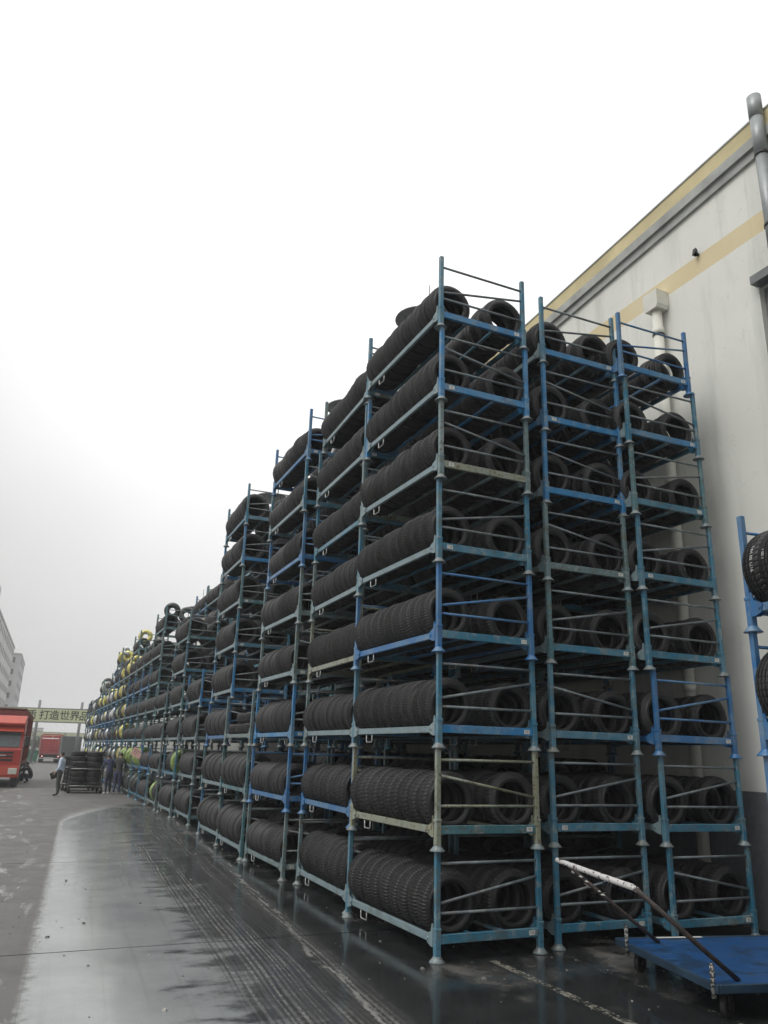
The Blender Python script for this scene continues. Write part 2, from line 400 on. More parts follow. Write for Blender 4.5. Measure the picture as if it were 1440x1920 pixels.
# ------------------------------------------------------------------ factory building on the right
WX = 4.62
def wall_material():
    m = NT('rendered_wall'); pos = m.n('NewGeometry').outputs['Position']
    sp = m.n('SeparateXYZ'); m.l(pos, sp.inputs[0]); Z = sp.outputs[2]; Y = sp.outputs[1]
    st = m.n('CombineXYZ'); m.l(m.math('MULTIPLY', Y, 2.4), st.inputs[0]); m.l(m.math('MULTIPLY', Z, .22), st.inputs[1])
    a = m.noise(pos, .7, 5, .6); b = m.noise(st.outputs[0], 1.0, 5, .6); c = m.noise(pos, 14, 5, .6)
    col = m.mix(m.rng(a, .3, .7), (.70, .70, .65), (.76, .765, .715))
    col = m.mix(m.math('MULTIPLY', m.rng(b, .50, .70), .6), col, (.46, .475, .43))
    sm = m.n('CombineXYZ'); m.l(m.math('MULTIPLY', Y, 7.), sm.inputs[0]); m.l(m.math('MULTIPLY', Z, 1.1), sm.inputs[1])
    col = m.mix(m.math('MULTIPLY', m.math('MULTIPLY', m.rng(m.noise(sm.outputs[0], 1., 4, .6), .66, .80), m.rng(a, .45, .6)), .6), col, (.26, .27, .26))
    ck = m.math('ABSOLUTE', m.math('SUBTRACT', m.noise(pos, .55, 6, .62), .5))
    col = m.mix(m.math('MULTIPLY', m.rng(ck, .0012, .0004), .35), col, (.30, .30, .28))
    # painted bands of the wall itself: yellow stripe and grey dado
    bd = m.math('MULTIPLY', m.rng(m.math('ADD', Z, m.math('MULTIPLY', m.math('SUBTRACT', c, .5), .02)), 9.26, 9.268), m.rng(Z, 9.60, 9.592))
    col = m.mix(bd, col, m.mix(m.rng(a, .3, .7), (.64, .53, .31), (.69, .60, .40)))
    dd = m.rng(Z, 1.605, 1.598)
    col = m.mix(dd, col, m.mix(m.rng(c, .3, .7), (.105, .115, .125), (.14, .15, .16)))
    return m.fin(col, .8, bump=c, bstr=.12, bdist=.01)
WALL = wall_material()
YELLOW = plain('parapet_yellow', (.58, .50, .29), .8, 0, .16, 1.5, bump=.1)
CORN = plain('cornice_grey', (.36, .37, .35), .8, 0, .22, 2.5, bump=.15)
ROOFM = plain('roof_sheet', (.16, .165, .17), .6, 0, .2, 1)
DUCT = plain('duct_zinc', (.27, .29, .29), .45, .35, .2, 4)
PVC = plain('pvc_pipe', (.66, .655, .59), .45, 0, .08, 3)
DARKM = plain('dark_metal', (.03, .03, .032), .5, .3)
FRAME = plain('grey_frame', (.17, .18, .18), .5, .2)
GLASS = plain('dim_glass', (.05, .06, .065), .12, 0, .1)
fac = empty('factory_building', (WX, 0, 0))
tag(fac, 'pale rendered factory building with yellow parapet behind the racks', 'building')
ptop = lambda y: 11.03-.060*y
def wallpoly(name, mat, x0, x1, zlo, zhi, y0, y1, parent=fac):
    q = MB(); q.prism([(y0, zlo(y0)), (y1, zlo(y1)), (y1, zhi(y1)), (y0, zhi(y0))], x0, x1, 'x'); return q.build(name, mat, parent)
cst = lambda z: (lambda y: z)
OY = -.95   # near edge of plain wall: the big window recess starts here
wallpoly('wall', WALL, 0, .3, cst(0), lambda y: ptop(y)-.62, OY, 62)
wallpoly('wall', WALL, 0, .3, cst(8.56), lambda y: ptop(y)-.62, -9, OY-.002)
wallpoly('wall', WALL, 0, .3, cst(0), cst(3.2), -9, OY-.002)
wallpoly('cornice', CORN, -.05, .3, lambda y: ptop(y)-.62, lambda y: ptop(y)-.47, -9, 62)
wallpoly('cornice', CORN, -.10, .3, lambda y: ptop(y)-.47, lambda y: ptop(y)-.30, -9, 62)
wallpoly('parapet', YELLOW, -.06, .3, lambda y: ptop(y)-.30, lambda y: ptop(y)+.0, -9, 62)
wallpoly('parapet_cap', CORN, -.075, .32, lambda y: ptop(y), lambda y: ptop(y)+.03, -9, 62)
rf = MB(); rf.prism([(-9, ptop(-9)-.6), (62, ptop(62)-.6), (62, ptop(62)-.8), (-9, ptop(-9)-.8)], .3, 40, 'x'); rf.build('roof', ROOFM, fac)
cn = MB(); cn.box(-.14, .05, -9, OY+.02, 8.44, 8.57); cn.build('window_canopy', FRAME, fac)
wr = MB(); wr.box(.22, .26, -9, OY-.004, 3.2, 8.43); win = wr.build('window', GLASS, fac)
for i in range(7):
    yy = OY-.06-i*1.15
    fr = MB(); fr.bbox(.10, .21, yy-.05, yy+.05, 3.2, 8.43, .006); fr.build('window_frame', FRAME, win)
for zz in (3.25, 4.9, 6.6, 8.35):
    fr = MB(); fr.bbox(.13, .20, -9, OY-.12, zz, zz+.07, .006); fr.build('window_frame', FRAME, win)
# downpipe with hopper
dpipe = empty('downpipe', (WX-.13, .86, 0)); tag(dpipe, 'cream plastic downpipe with square hopper on the factory wall', 'downpipe')
q = MB(); q.lathe([(.082, .35), (.082, 9.0)], 18); q.build('pipe', PVC, dpipe)
for z in (3.0, 6.1, 9.0-.32):
    q = MB(); q.lathe([(.094, z-.12), (.094, z)], 18); q.build('socket', PVC, dpipe)
q = MB(); q.prism([(-.13, 9.0), (.13, 9.0), (.155, 9.06), (.155, 9.32), (-.155, 9.32), (-.155, 9.06)], -.13, .12, 'x'); q.build('hopper', PVC, dpipe)
for z in (2.2, 4.6, 6.9, 8.55):
    q = MB(); q.lathe([(.097, z), (.097, z+.02)], 18); q.box(.05, .14, -.012, .012, z, z+.02); q.build('bracket', DARKM, dpipe)
# exhaust duct at the right
ex = empty('exhaust_duct', (WX-.16, -1.40, 0)); tag(ex, 'grey metal exhaust duct rising above the parapet at the right', 'duct')
q = MB(); q.lathe([(.088, 8.62), (.088, 10.35)], 20); q.build('duct_section', DUCT, ex)
q = MB(); q.lathe([(.094, 10.34), (.094, 11.0)], 20); q.build('duct_section', DUCT, ex)
q = MB(); q.lathe([(.100, 10.98), (.100, 11.36), (.085, 11.365), (.085, 11.2)], 20); q.build('duct_mouth', DUCT, ex)
for z in (9.1, 10.3):
    q = MB(); q.box(.07, .155, -.02, .02, z, z+.05); q.lathe([(.099, z), (.099, z+.05)], 18); q.build('clamp', DARKM, ex)
# small bird-shaped fixing on the stripe, roof upstand at far right
q = MB(); q.box(-.10, 0, -.02, .02, 0, .03); q.prism([(-.10, .0), (-.03, .0), (-.04, .10), (-.07, .12)], -.02, .04, 'y')
tag(q.build('wall_spout', DARKM, None, (WX, .02, 9.58)), 'small dark spout on the wall above the yellow stripe', 'spout')
q = MB(); q.prism([(-5, 0), (-1.5, 0), (-1.5, .75), (-5, .95)], .32, 3, 'x')
tag(q.build('roof_upstand', FRAME, None, (WX, -.1, 11.12)), 'dark roof upstand behind the exhaust duct', 'roof')
# roof ventilators with rods
VENT = plain('vent_zinc', (.33, .34, .34), .5, .3, .15, 2); VCAP = plain('vent_cap', (.11, .115, .12), .5, .3, .15, 2)
for i, (y, z, lab) in enumerate(((13.0, 16.2, 'roof ventilator cap showing above the nearest stack'), (19.5, 15.6, 'roof ventilator cap above the second stack of racks'),
                                 (29.9, 14.75, 'round roof ventilator with flat cap and rod beside the fifth stack'), (47., 11.5, 'smallest distant roof ventilator above the far stacks'))):
    v = empty('roof_ventilator', (6.35, y+.1, 0)); tag(v, lab, 'ventilator', 'ventilators along the factory roof')
    q = MB(); q.lathe([(.62, 6.0), (.62, z-.85)], 22); q.build('drum', VENT, v)
    q = MB(); q.lathe([(.05, z+.04), (.86, z-.18), (.88, z-.23), (.80, z-.25), (.02, z-.12)], 26); q.build('cap', VCAP, v)
    for k in range(6):
        a = k*PI/3; q = MB(); q.tube([(.6*math.cos(a), .6*math.sin(a), z-.95), (.6*math.cos(a), .6*math.sin(a), z-.2)], .025, 5); q.build('strut', VCAP, v)
    q = MB(); q.tube([(.3, 0, z-.1), (.3, 0, z+1.25)], [.03, .015], 5); q.build('lightning_rod', VCAP, v)

# ------------------------------------------------------------------ tyre racks
W, L = 1.217, 2.287
MESH = {}
def cached(key, fn):
    if key not in MESH: MESH[key] = fn()
    return MESH[key]
def rack_meshes(p):
    """meshes of one rack in paint p (shared by every rack of that paint)"""
    mat = PAINTS[p]
    def post():
        q = MB(); q.bbox(-.030, .030, -.030, .030, .035, .30, .005); q.bbox(-.0255, .0255, -.0255, .0255, .30, 1.035, .004)
        q.bbox(-.034, .034, -.034, .034, .275, .303, .004); return q.mesh('post', mat)
    def foot():
        q = MB(); q.lathe([(.078, 0), (.080, .006), (.056, .030), (.040, .050), (.040, .055)], 16); return q.mesh('foot_cup', CUPM if p != 1 else mat)
    def endb():
        q = MB(); q.bbox(.030, W-.030, -.020, .020, .158, .242, .005); return q.mesh('end_beam', mat)
    def longb():
        q = MB(); q.bbox(-.02, .02, .10, L-.10, .158, .230, .006); return q.mesh('long_beam', mat)
    def guss(s):
        q = MB(); P = [(.036, .13), (.036, .335), (.058, .335), (.075, .265), (.15, .236), (.165, .215), (.15, .152), (.075, .128)]
        if s: P = [(L-a, b) for a, b in P]
        q.prism(P, -.030, -.0205, 'x'); q.prism(P, .0205, .030, 'x')
        yb = .135 if not s else L-.135
        q.lathe([(.014, -.042), (.014, .042)], 6, (0, yb, .196), 'x'); return q.mesh('gusset', mat)
    def rail(z0, z1):
        q = MB(); q.tube([(.028, 0, z0), (W-.028, 0, z1)], .0145, 8); return q.mesh('rail', RAILM if p not in (1, 4) else mat)
    def handle():
        q = MB(); q.tube([(0, -.085, .16), (0, -.085, .085), (0, -.075, .065), (0, .075, .065), (0, .085, .085), (0, .085, .16)], .0085, 6)
        return q.mesh('lift_handle', STEEL)
    def bar():
        q = MB(); q.bbox(-.02, .02, .024, L-.024, .195, .232, .004); return q.mesh('support_bar', mat)
    c = lambda k, f: cached((k, p), f)
    return dict(post=c('post', post), foot=c('foot', foot), endb=c('endb', endb), longb=c('longb', longb), g0=c('g0', lambda: guss(0)), g1=c('g1', lambda: guss(1)),
                low=c('low', lambda: rail(.43, .43)), top=c('top', lambda: rail(.885, .885)), da=c('da', lambda: rail(.52, .73)), db=c('db', lambda: rail(.73, .52)),
                handle=cached('handle', handle), bar=c('bar', bar))
def label_mesh(s):
    def f():
        q = MB(); q.box(-.036, .036, -.0035, 0, -.022, .022, 0)
        vs, fs = text_mesh(s, .034); q.add([(x, -.0045, y) for x, y, z in vs], fs, 1); return q.mesh('label_plate', [PLATEW, INK], False)
    return cached(('label', s), f)
NUMS = ['80', '155', '112', '36', '94', '128', '67', '181']
def far_rack_mesh(p, flip):
    def f():
        q = MB(); mat = PAINTS[p]
        for x in (0, W):
            for y in (0, L):
                q.box(x-.031, x+.031, y-.031, y+.031, .04, 1.03)
                q.lathe([(.085, 0), (.06, .03), (.042, .055)], 8, (x, y, 0))
        for y in (0, L):
            q.box(.032, W-.032, y-.021, y+.021, .157, .243)
            for z0, z1 in ((.43, .43), (.885, .885), (.52, .73) if flip else (.73, .52)):
                q.tube([(.029, y, z0), (W-.029, y, z1)], .0145, 5)
        for x in (0, W):
            q.box(x-.019, x+.019, .032, L-.032, .16, .229)
        for x in (.405, W-.415): q.box(x-.02, x+.02, .022, L-.022, .196, .231)
        return q.mesh('tyre_rack', mat)
    return cached(('far', p, flip), f)
ORD = ['bottom', 'second', 'third', 'fourth', 'fifth', 'sixth', 'seventh', 'eighth', 'ninth', 'tenth', 'eleventh']
def make_rack(loc, rz, p, flip, detail, label, group, num=None, numside=1, pend=None):
    if not detail:
        o = put('tyre_rack', far_rack_mesh(p, flip), None, loc, (0, 0, rz)); tag(o, label, 'rack', group); return o
    r = empty('tyre_rack', loc, rz); r.rotation_euler = (random.uniform(-.004, .004), random.uniform(-.004, .004), rz); tag(r, label, 'rack', group)
    m = rack_meshes(p); me = rack_meshes(pend) if pend is not None else m
    for x in (0, W):
        for y in (0, L):
            o = put('post', m['post'], r, (x, y, 0)); put('foot_cup', m['foot'], o)
    for y in (0, L):
        e = put('end_beam', me['endb'], r, (0, y, 0))
        if y == 0 and num: put('label_plate', label_mesh(num), e, (W-.11 if numside else .13, -.0205, .20))
        for k in ('low', 'top', 'da' if flip else 'db'): put('rail', m[k], r, (0, y, 0))
    wl = rack_meshes(6) if p in (0, 2, 3, 5) and random.random() < .72 else m      # many roadside beams painted pale for the sky light they face
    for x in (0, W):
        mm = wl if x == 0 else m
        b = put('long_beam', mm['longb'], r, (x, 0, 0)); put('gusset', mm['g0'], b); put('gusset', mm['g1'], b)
        put('lift_handle', m['handle'], b, (-.0 if x == 0 else 0, L*.79, 0))
    for x in (.405, W-.415): put('support_bar', m['bar'], r, (x, 0, 0))
    return r

# ------------------------------------------------------------------ tyres
TR, TWD = .325, .205     # nominal radius and width
def tyre_profile(ngroove, tw=.68, gd=.013, gw=.012, lod=0):
    """closed cross-section as (axial, radius, tread flag)"""
    w, r0, rim = TWD, TR, .205
    P = []
    half = tw*w/2
    P.append((-half-.024, r0-.040, 0)); P.append((-half-.011, r0-.016, 2)); P.append((-half, r0-.007, 1))
    if ngroove:
        for k in range(ngroove):
            c = -half + (k+1)*2*half/(ngroove+1)
            crown = lambda a: r0-.006*(a/half)**2
            P.append((c-gw/2-.001, crown(c), 1)); P.append((c-gw/2+.001, crown(c)-gd, 0)); P.append((c+gw/2-.001, crown(c)-gd, 0)); P.append((c+gw/2+.001, crown(c), 1))
    else: P += [(-half*.5, r0-.001, 0), (0, r0, 0), (half*.5, r0-.001, 0)]
    P.append((half, r0-.007, 1)); P.append((half+.011, r0-.016, 2)); P.append((half+.024, r0-.040, 0))
    side = [(.485*w, r0-.075, 0), (.505*w, .272, 0), (.475*w, .238, 0), (.43*w, .219, 0), (.40*w, .2135, 0), (.38*w, rim, 0), (.33*w, rim+.004, 0), (.36*w, .222, 0), (.45*w, .262, 0), (.42*w, r0-.03, 0)]
    if lod: side = [side[i] for i in ((0, 2, 5, 8) if lod > 1 else (0, 1, 2, 3, 5, 6, 8, 9))]
    P += side + [(0, r0-.022, 0)] + [(-a, b, f) for a, b, f in side[::-1]]
    return P
def tyre_mesh(name, pat, ngroove, seg, mat=None, cut=.006, lod=0):
    P = tyre_profile(ngroove, lod=lod); n = len(P); q = MB()
    for k in range(seg):
        for j, (a, r, f) in enumerate(P):
            an = 2*PI*k/seg; rr = r
            if f and pat is not None and seg > 60:
                ph = {0: (k % 3 == 0), 1: ((k + (j//4)*1) % 4 == 0), 2: ((k + int(a*90)) % 3 == 0), 3: ((k*2+j) % 5 == 0)}[pat]
                if ph: rr -= cut*(1.5 if f == 2 else 1)
                if pat in (1, 3): an += .35*a/TR*(1 if pat == 1 else -1)
            q.v.append((rr*math.cos(an), a, rr*math.sin(an)))
    nt_ = sum(1 for p in P if p[2] or p[0] > 0) if False else None
    for k in range(seg):
        k2 = (k+1) % seg
        for j in range(n):
            j2 = (j+1) % n
            q.f.append((k*n+j, k*n+j2, k2*n+j2, k2*n+j)); q.m.append(0)
            q.sm.append(not (P[j][2] or P[j2][2]) if seg > 60 else True)
    return q.mesh(name, mat or RUB) if seg else None
TY = [tyre_mesh('tyre', 0, 4, 168), tyre_mesh('tyre', 1, 3, 168), tyre_mesh('tyre', 2, 4, 168), tyre_mesh('tyre', 3, 3, 168)]
def np_tyre(ng, seg, lod):
    P = tyre_profile(ng, lod=lod); n = len(P)
    an = np.arange(seg)*2*PI/seg
    a = np.array([p[0] for p in P]); r = np.array([p[1] for p in P])
    v = np.stack([np.outer(np.cos(an), r), np.tile(a, (seg, 1)), np.outer(np.sin(an), r)], -1).reshape(-1, 3)
    k = np.arange(seg)[:, None]; j = np.arange(n)[None, :]; k2 = (k+1) % seg; j2 = (j+1) % n
    f = np.stack([(k*n+j), (k*n+j2), (k2*n+j2), (k2*n+j)], -1).reshape(-1, 4)[:, ::-1]
    return v, f
STUFF = [np_tyre(3, 44, 1), np_tyre(3, 22, 2), np_tyre(0, 14, 2)]
stuff_list = []      # (lod, location, euler z of the rack, tilt, scale)
n_single = 0
def tyre_thing(loc, rot, sc, var, label, group, mesh=None):
    global n_single
    n_single += 1
    o = put('tyre', mesh or TY[var], None, loc, rot); o.scale = (sc, sc, sc)
    tag(o, label, 'tyre', group); return o
NTH = ['first', 'second', 'third', 'fourth', 'fifth', 'sixth', 'seventh', 'eighth', 'ninth', 'tenth', 'eleventh', 'twelfth', 'thirteenth']

def rack_tyres(loc, rz, od, single_outer, single_inner, lod, where, lev, group, y0=.13, count=None, rows=(0, 1), sag=None, var=None, wmul=1.0, inner_start=0, pile=0.):
    """stand tyres on a rack in two rows along its long axis; the first ones of a row become things"""
    sc = od/.65; wd = TWD*sc*wmul; pitch = wd*1.10
    n = count if count is not None else int((L-.12)/pitch)
    c, s = math.cos(rz), math.sin(rz)
    rng = random.Random(int(loc[0]*971+loc[1]*131+loc[2]*37)+5)
    va = rng.randrange(4) if var is None else var
    for row in rows:
        bul = .10 if od < .66 else .13
        xr = od/2-bul if row == 0 else W-od/2+bul-.01
        lean = rng.uniform(-.08, .08)
        gap = 0.
        for i in range(n):
            if i and rng.random() < .10: gap += rng.uniform(.02, .07)
            sj = sc*rng.uniform(.965, 1.02)
            x = xr+rng.uniform(-.018, .018); y = y0+gap+pitch*(i+.5)-.03+rng.uniform(-.008, .008); z = .157+sj*.325+rng.uniform(0, .006)
            if y > L-.06: break
            p = (loc[0]+x*c-y*s, loc[1]+x*s+y*c, loc[2]+z)
            tilt = lean+rng.uniform(-.055, .055); roll = rng.uniform(0, 6.28)
            lim = single_outer if row == 0 else single_inner
            if i < lim:
                side = 'road' if row == 0 else 'inner'
                lab = f'{NTH[i]} tyre from near end, {side} row, {ORD[lev]} rack of {where}'
                e = Matrix.Rotation(rz+rng.uniform(-.05, .05), 4, 'Z') @ Matrix.Rotation(tilt, 4, 'X') @ Matrix.Rotation(roll, 4, 'Y')
                tyre_thing(p, e.to_euler(), sj, va, lab, group)
            else:
                stuff_list.append((lod, p, rz, tilt, sj))

# --- stacks of the roadside row (x, y, yaw, levels, detail, od list seed, phrase, singles, lod)
GR = 'stacked steel tyre racks along the drive'
def stack(x, y, rz, lv, detail, where, outer=0, inner=0, lod=1, lean=(0, 0), paints=None, flips=None, ods=None, rows=(0, 1), num=True, seed=0, cnt=None, skip=(), pends=None, vars_=None, y0s=None):
    rg = random.Random(seed*77+3)
    for k in range(lv):
        p = paints[k] if paints else rg.choice([0, 0, 1, 2, 2, 3, 3, 5])
        fl = flips[k] if flips else rg.random() < .5
        j = .016 if k else 0
        loc = (x+lean[0]*k+rg.uniform(-j, j), y+lean[1]*k+rg.uniform(-j, j), float(k)); a = rz+rg.uniform(-.011, .011)
        cname = ['blue', 'bright blue', 'teal', 'faded green-blue', 'pale rusty', 'sky blue'][p]
        lab = f'{cname} tyre rack, {ORD[k]} {"up" if k else "one"} in {where}'
        make_rack(loc, a, p, fl, detail, lab, GR, NUMS[(k*3+seed) % 8] if num and detail else None, 0 if rg.random() < .25 else 1, pends[k] if pends else None)
        if k in skip: continue
        od = ods[k] if ods else rg.uniform(.58, .64)
        o_ = outer[k] if isinstance(outer, (list, tuple)) else outer
        rack_tyres(loc, a, od, o_, inner, lod, where, k, f'tyres on racks of {where}', rows=rows, count=(cnt[k] if cnt else None), var=vars_[k] if vars_ else None, y0=y0s[k] if y0s else .13)
# nearest stack and its neighbours to the right
stack(0, 0, -.004, 8, True, 'the nearest stack', 12, 2, 0, (.0006, -.0005), [0, 4, 0, 1, 0, 3, 5, 0], [1, 0, 1, 1, 1, 0, 0, 1],
      [.645, .62, .60, .605, .60, .61, .60, .61], seed=1, pends=[0, 2, 5, 0, 0, 4, 5, 5], vars_=[0, 1, 2, 0, 2, 1, 0, 3])
stack(1.511, .085, -.0186, 8, True, 'the middle front stack', 2, 2, 0, (.0187, .0111), [0, 0, 0, 2, 3, 5, 5, 0], [1, 1, 0, 1, 0, 0, 0, 1],
      [.60, .60, .61, .60, .61, .62, .62, .64], seed=2, pends=[0, 0, 0, 0, 3, 5, 5, 5])
stack(2.949, -.118, -.0177, 8, True, 'the wall-side front stack', 2, 2, 0, (-.0147, .0153), [0, 0, 1, 0, 0, 2, 0, 1], [0, 1, 1, 1, 1, 1, 0, 1],
      [.60, .61, .61, .60, .58, .57, .60, .57], seed=3, pends=[0, 0, 1, 0, 0, 0, 5, 5])
# roadside row, going away
stack(.07, 2.46, -.045, 8, True, 'the second roadside stack', 11, 0, 0, (.002, .0), [3, 1, 3, 4, 3, 0, 0, 3], None, [.64, .60, .60, .61, .60, .60, .61, .62], seed=4)
stack(.05, 5.11, -.02, 8, True, 'the third roadside stack', 4, 0, 0, (.0, .004), [3, 1, 5, 3, 3, 1, 0, 1], None, None, seed=5)
stack(.03, 7.56, -.03, 3, True, 'the low fourth roadside stack', 0, 0, 0, (0, 0), [2, 2, 3], None, [.70, .71, .6], seed=6, skip=(2,))
stack(.18, 9.93, -.03, 8, True, 'the fifth roadside stack', 0, 0, 1, (.0, -.01), None, None, [.70, .71, .69, .70, .70, .68, .70, .70], seed=7)
stack(.42, 14.35, -.03, 4, True, 'the low sixth roadside stack', 0, 0, 1, (0, 0), [2, 3, 3, 5], None, [.70]*4, seed=8)
stack(.36, 16.72, -.02, 6, True, 'the seventh roadside stack', 0, 0, 1, (0, 0), [3, 0, 3, 2, 0, 2], None, [.70]*6, seed=9, skip=(1,))
stack(.40, 19.72, -.02, 4, True, 'the low eighth roadside stack', 0, 0, 1, (0, 0), [3, 3, 3, 2], None, [.62]*4, seed=10, skip=(0,))
far = [(22.2, 7), (24.65, 6), (27.1, 6), (29.5, 7), (31.9, 6), (34.3, 6), (36.7, 7), (39.1, 6), (41.5, 5), (43.9, 5), (46.3, 6), (48.7, 5), (51.1, 5), (53.5, 5), (55.9, 5)]
FARP = ['ninth', 'tenth', 'eleventh', 'twelfth', 'thirteenth', 'fourteenth', 'fifteenth', 'sixteenth', 'seventeenth', 'eighteenth', 'nineteenth', 'twentieth', 'twenty-first', 'twenty-second', 'twenty-third']
for i, (y, lv) in enumerate(far):
    stack(.42+.012*(y-20), y, -.02, lv, False, f'the {FARP[i]} roadside stack', 0, 0, 2, (0, 0), None, None, None, seed=20+i, rows=(0, 1), num=False,
          skip=(0, 1) if i in (1, 2, 3) else (tuple(range(8)) if i >= 4 else ()))
# second row behind
for i, y in enumerate((2.55, 5.15, 7.7, 10.2, 12.7, 15.2, 17.7, 20.2, 22.7)):
    stack(1.55+.02*y, y, -.02, 8, False, f'the {NTH[i+1]} stack of the row behind', 0, 0, 2, (.0, .0), None, None, [.80 if y < 11 else .72]*7+[.66], seed=50+i, num=False)  # tyres oversized to close the gaps and keep the interior dark
for i, y in enumerate((2.3, 4.8, 7.3, 9.8, 12.3)):  # unseen stacks added behind the front one to block light
    stack(2.96+.01*y, y, -.015, 8, False, f'the {NTH[i+1]} wall-side stack, added to block light', 0, 0, 2, (.0, .0), None, None, [.80]*7+[.66], seed=70+i, num=False)  # oversized tyres here too, closing gaps to darken the inside
# bright blue stack cut by the right edge of the picture: far left post stands at (1.5, -2.8)
DRZ = R(-8)
for k in range(4):
    dx = 1.50-(-L*math.sin(DRZ)); dy = -2.80-L*math.cos(DRZ)
    loc = (dx+.004*k, dy, float(k))
    make_rack(loc, DRZ, 1, k % 2 == 0, True, f'bright blue steel tyre rack, {ORD[k]} one of the stack cut by the right edge', GR)
    od = .72; sc = od/.65; pitch = TWD*sc
    for i in range(9):
        yl = L-.17-i*pitch; xl = .30; c, s = math.cos(DRZ), math.sin(DRZ)
        for row, xl in ((0, .23), (1, W-.26)):
            p = (loc[0]+xl*c-yl*s, loc[1]+xl*s+yl*c, k+.17+od/2)
            if row == 0 and i < 3 and k in (1, 2, 3):
                t_ = tyre_thing(p, (0, random.uniform(0, 6), DRZ), sc, 1, f'{NTH[i]} tyre from the post, {ORD[k]} rack of the stack at the right edge', 'tyres on the bright blue stack at the right edge')
            else: stuff_list.append((0, p, DRZ, 0., sc))

def flush_stuff():
    vs, fs, o = [], [], 0
    for lod, p, rz, tilt, sc in stuff_list:
        v, f = STUFF[lod]
        c, s = math.cos(tilt), math.sin(tilt); cz, sz = math.cos(rz), math.sin(rz)
        Rx = np.array([[1,0,0],[0,c,-s],[0,s,c]]); Rz = np.array([[cz,-sz,0],[sz,cz,0],[0,0,1]])
        vs.append((v*sc) @ (Rz@Rx).T + np.array(p)); fs.append(f+o); o += len(v)
    V = np.concatenate(vs); F = np.concatenate(fs)
    me = bpy.data.meshes.new('stacked_tyres')
    me.vertices.add(len(V)); me.vertices.foreach_set('co', V.astype(np.float32).ravel())
    me.loops.add(F.size); me.loops.foreach_set('vertex_index', F.astype(np.int32).ravel())
    me.polygons.add(len(F)); me.polygons.foreach_set('loop_start', np.arange(0, F.size, 4, dtype=np.int32))
    me.polygons.foreach_set('use_smooth', np.ones(len(F), dtype=bool))
    me.update(calc_edges=True); me.materials.append(RUB)
    ob = put('stacked_tyres', me); ob['kind'] = 'stuff'; ob['label'] = 'mass of further black tyres filling the inner rows and distant racks'; ob['category'] = 'tyres'
    print('stuff tyres', len(stuff_list), 'quads', len(F), 'single', n_single)

# ------------------------------------------------------------------ tyres lying flat on the low fourth stack
def flat_tyre(x, y, z, sc, label, group, var=1, rz=0., tx=0.):
    e = Matrix.Rotation(rz, 4, 'Z') @ Matrix.Rotation(PI/2+tx, 4, 'X')
    return tyre_thing((x, y, z), e.to_euler(), sc, var, label, group)
for j, (x, y, n) in enumerate(((.32, 7.95, 2), (.33, 8.62, 2), (.35, 9.3, 1))):
    for k in range(n):
        flat_tyre(x+.01*k, y, 2.235+.105+.208*k, .98, f'{["lower","upper"][k]} flat tyre, {NTH[j]} pile from the near end, top of low fourth stack', 'flat tyres on the low fourth stack', j % 3, random.uniform(0, 6))
# ------------------------------------------------------------------ foil-wrapped tyres
def foil(name, c1, c2, metal=.55, rough=.28):
    m = NT(name); tc = m.n('TexCoord').outputs['Object']; oi = m.n('ObjectInfo')
    ad = m.n('VectorMath', operation='ADD'); m.l(tc, ad.inputs[0]); m.l(oi.outputs['Random'], ad.inputs[1])
    a = m.noise(ad.outputs[0], 7, 5, .6); b = m.noise(ad.outputs[0], 22, 4, .6)
    return m.fin(m.mix(m.rng(a, .35, .65), c1, c2), m.rng(b, .3, .7, rough-.1, rough+.2), metal, bump=b, bstr=.5, bdist=.02)
FOIL = {'gold': foil('gold_film', (.42, .36, .07), (.62, .58, .26)), 'yellow': foil('yellow_film', (.55, .56, .06), (.62, .64, .2), .2),
        'silver': foil('silver_film', (.42, .43, .43), (.66, .68, .68)), 'green': foil('green_film', (.11, .19, .045), (.30, .38, .13), .2), 'black': foil('black_film', (.02, .022, .022), (.05, .055, .055), .0, .2)}
def wrapped_mesh(c):
    def f():
        q = MB(); rad, sec, n = .225, .105, 30
        for k in range(n):
            a = 2*PI*k/n
            for j in range(12):
                b = 2*PI*j/12; rr = rad+sec*1.05*math.cos(b); wob = 1+.05*math.sin(k*2.1+j)+.03*(k % 2)
                q.v.append((rr*math.cos(a)*(1 if j else 1), sec*.98*math.sin(b)*wob, rr*math.sin(a)))
        for k in range(n):
            for j in range(12):
                q.f.append((k*12+j, k*12+(j+1) % 12, ((k+1) % n)*12+(j+1) % 12, ((k+1) % n)*12+j)); q.m.append(0); q.sm.append(True)
        return q.mesh('wrapped_tyre', FOIL[c])
    return cached(('wrap', c), f)
def wrapped(p, rot, sc, c, lab, grp):
    o = put('wrapped_tyre', wrapped_mesh(c), None, p, rot); o.scale = (sc,)*3; tag(o, lab, 'tyre', grp); return o
wr_ = random.Random(11)
WRAPSEQ = {4: ['silver', 'black', 'gold', 'gold'], 5: ['green', 'gold', 'gold', 'silver'], 6: ['silver', 'silver', 'gold', 'black']}
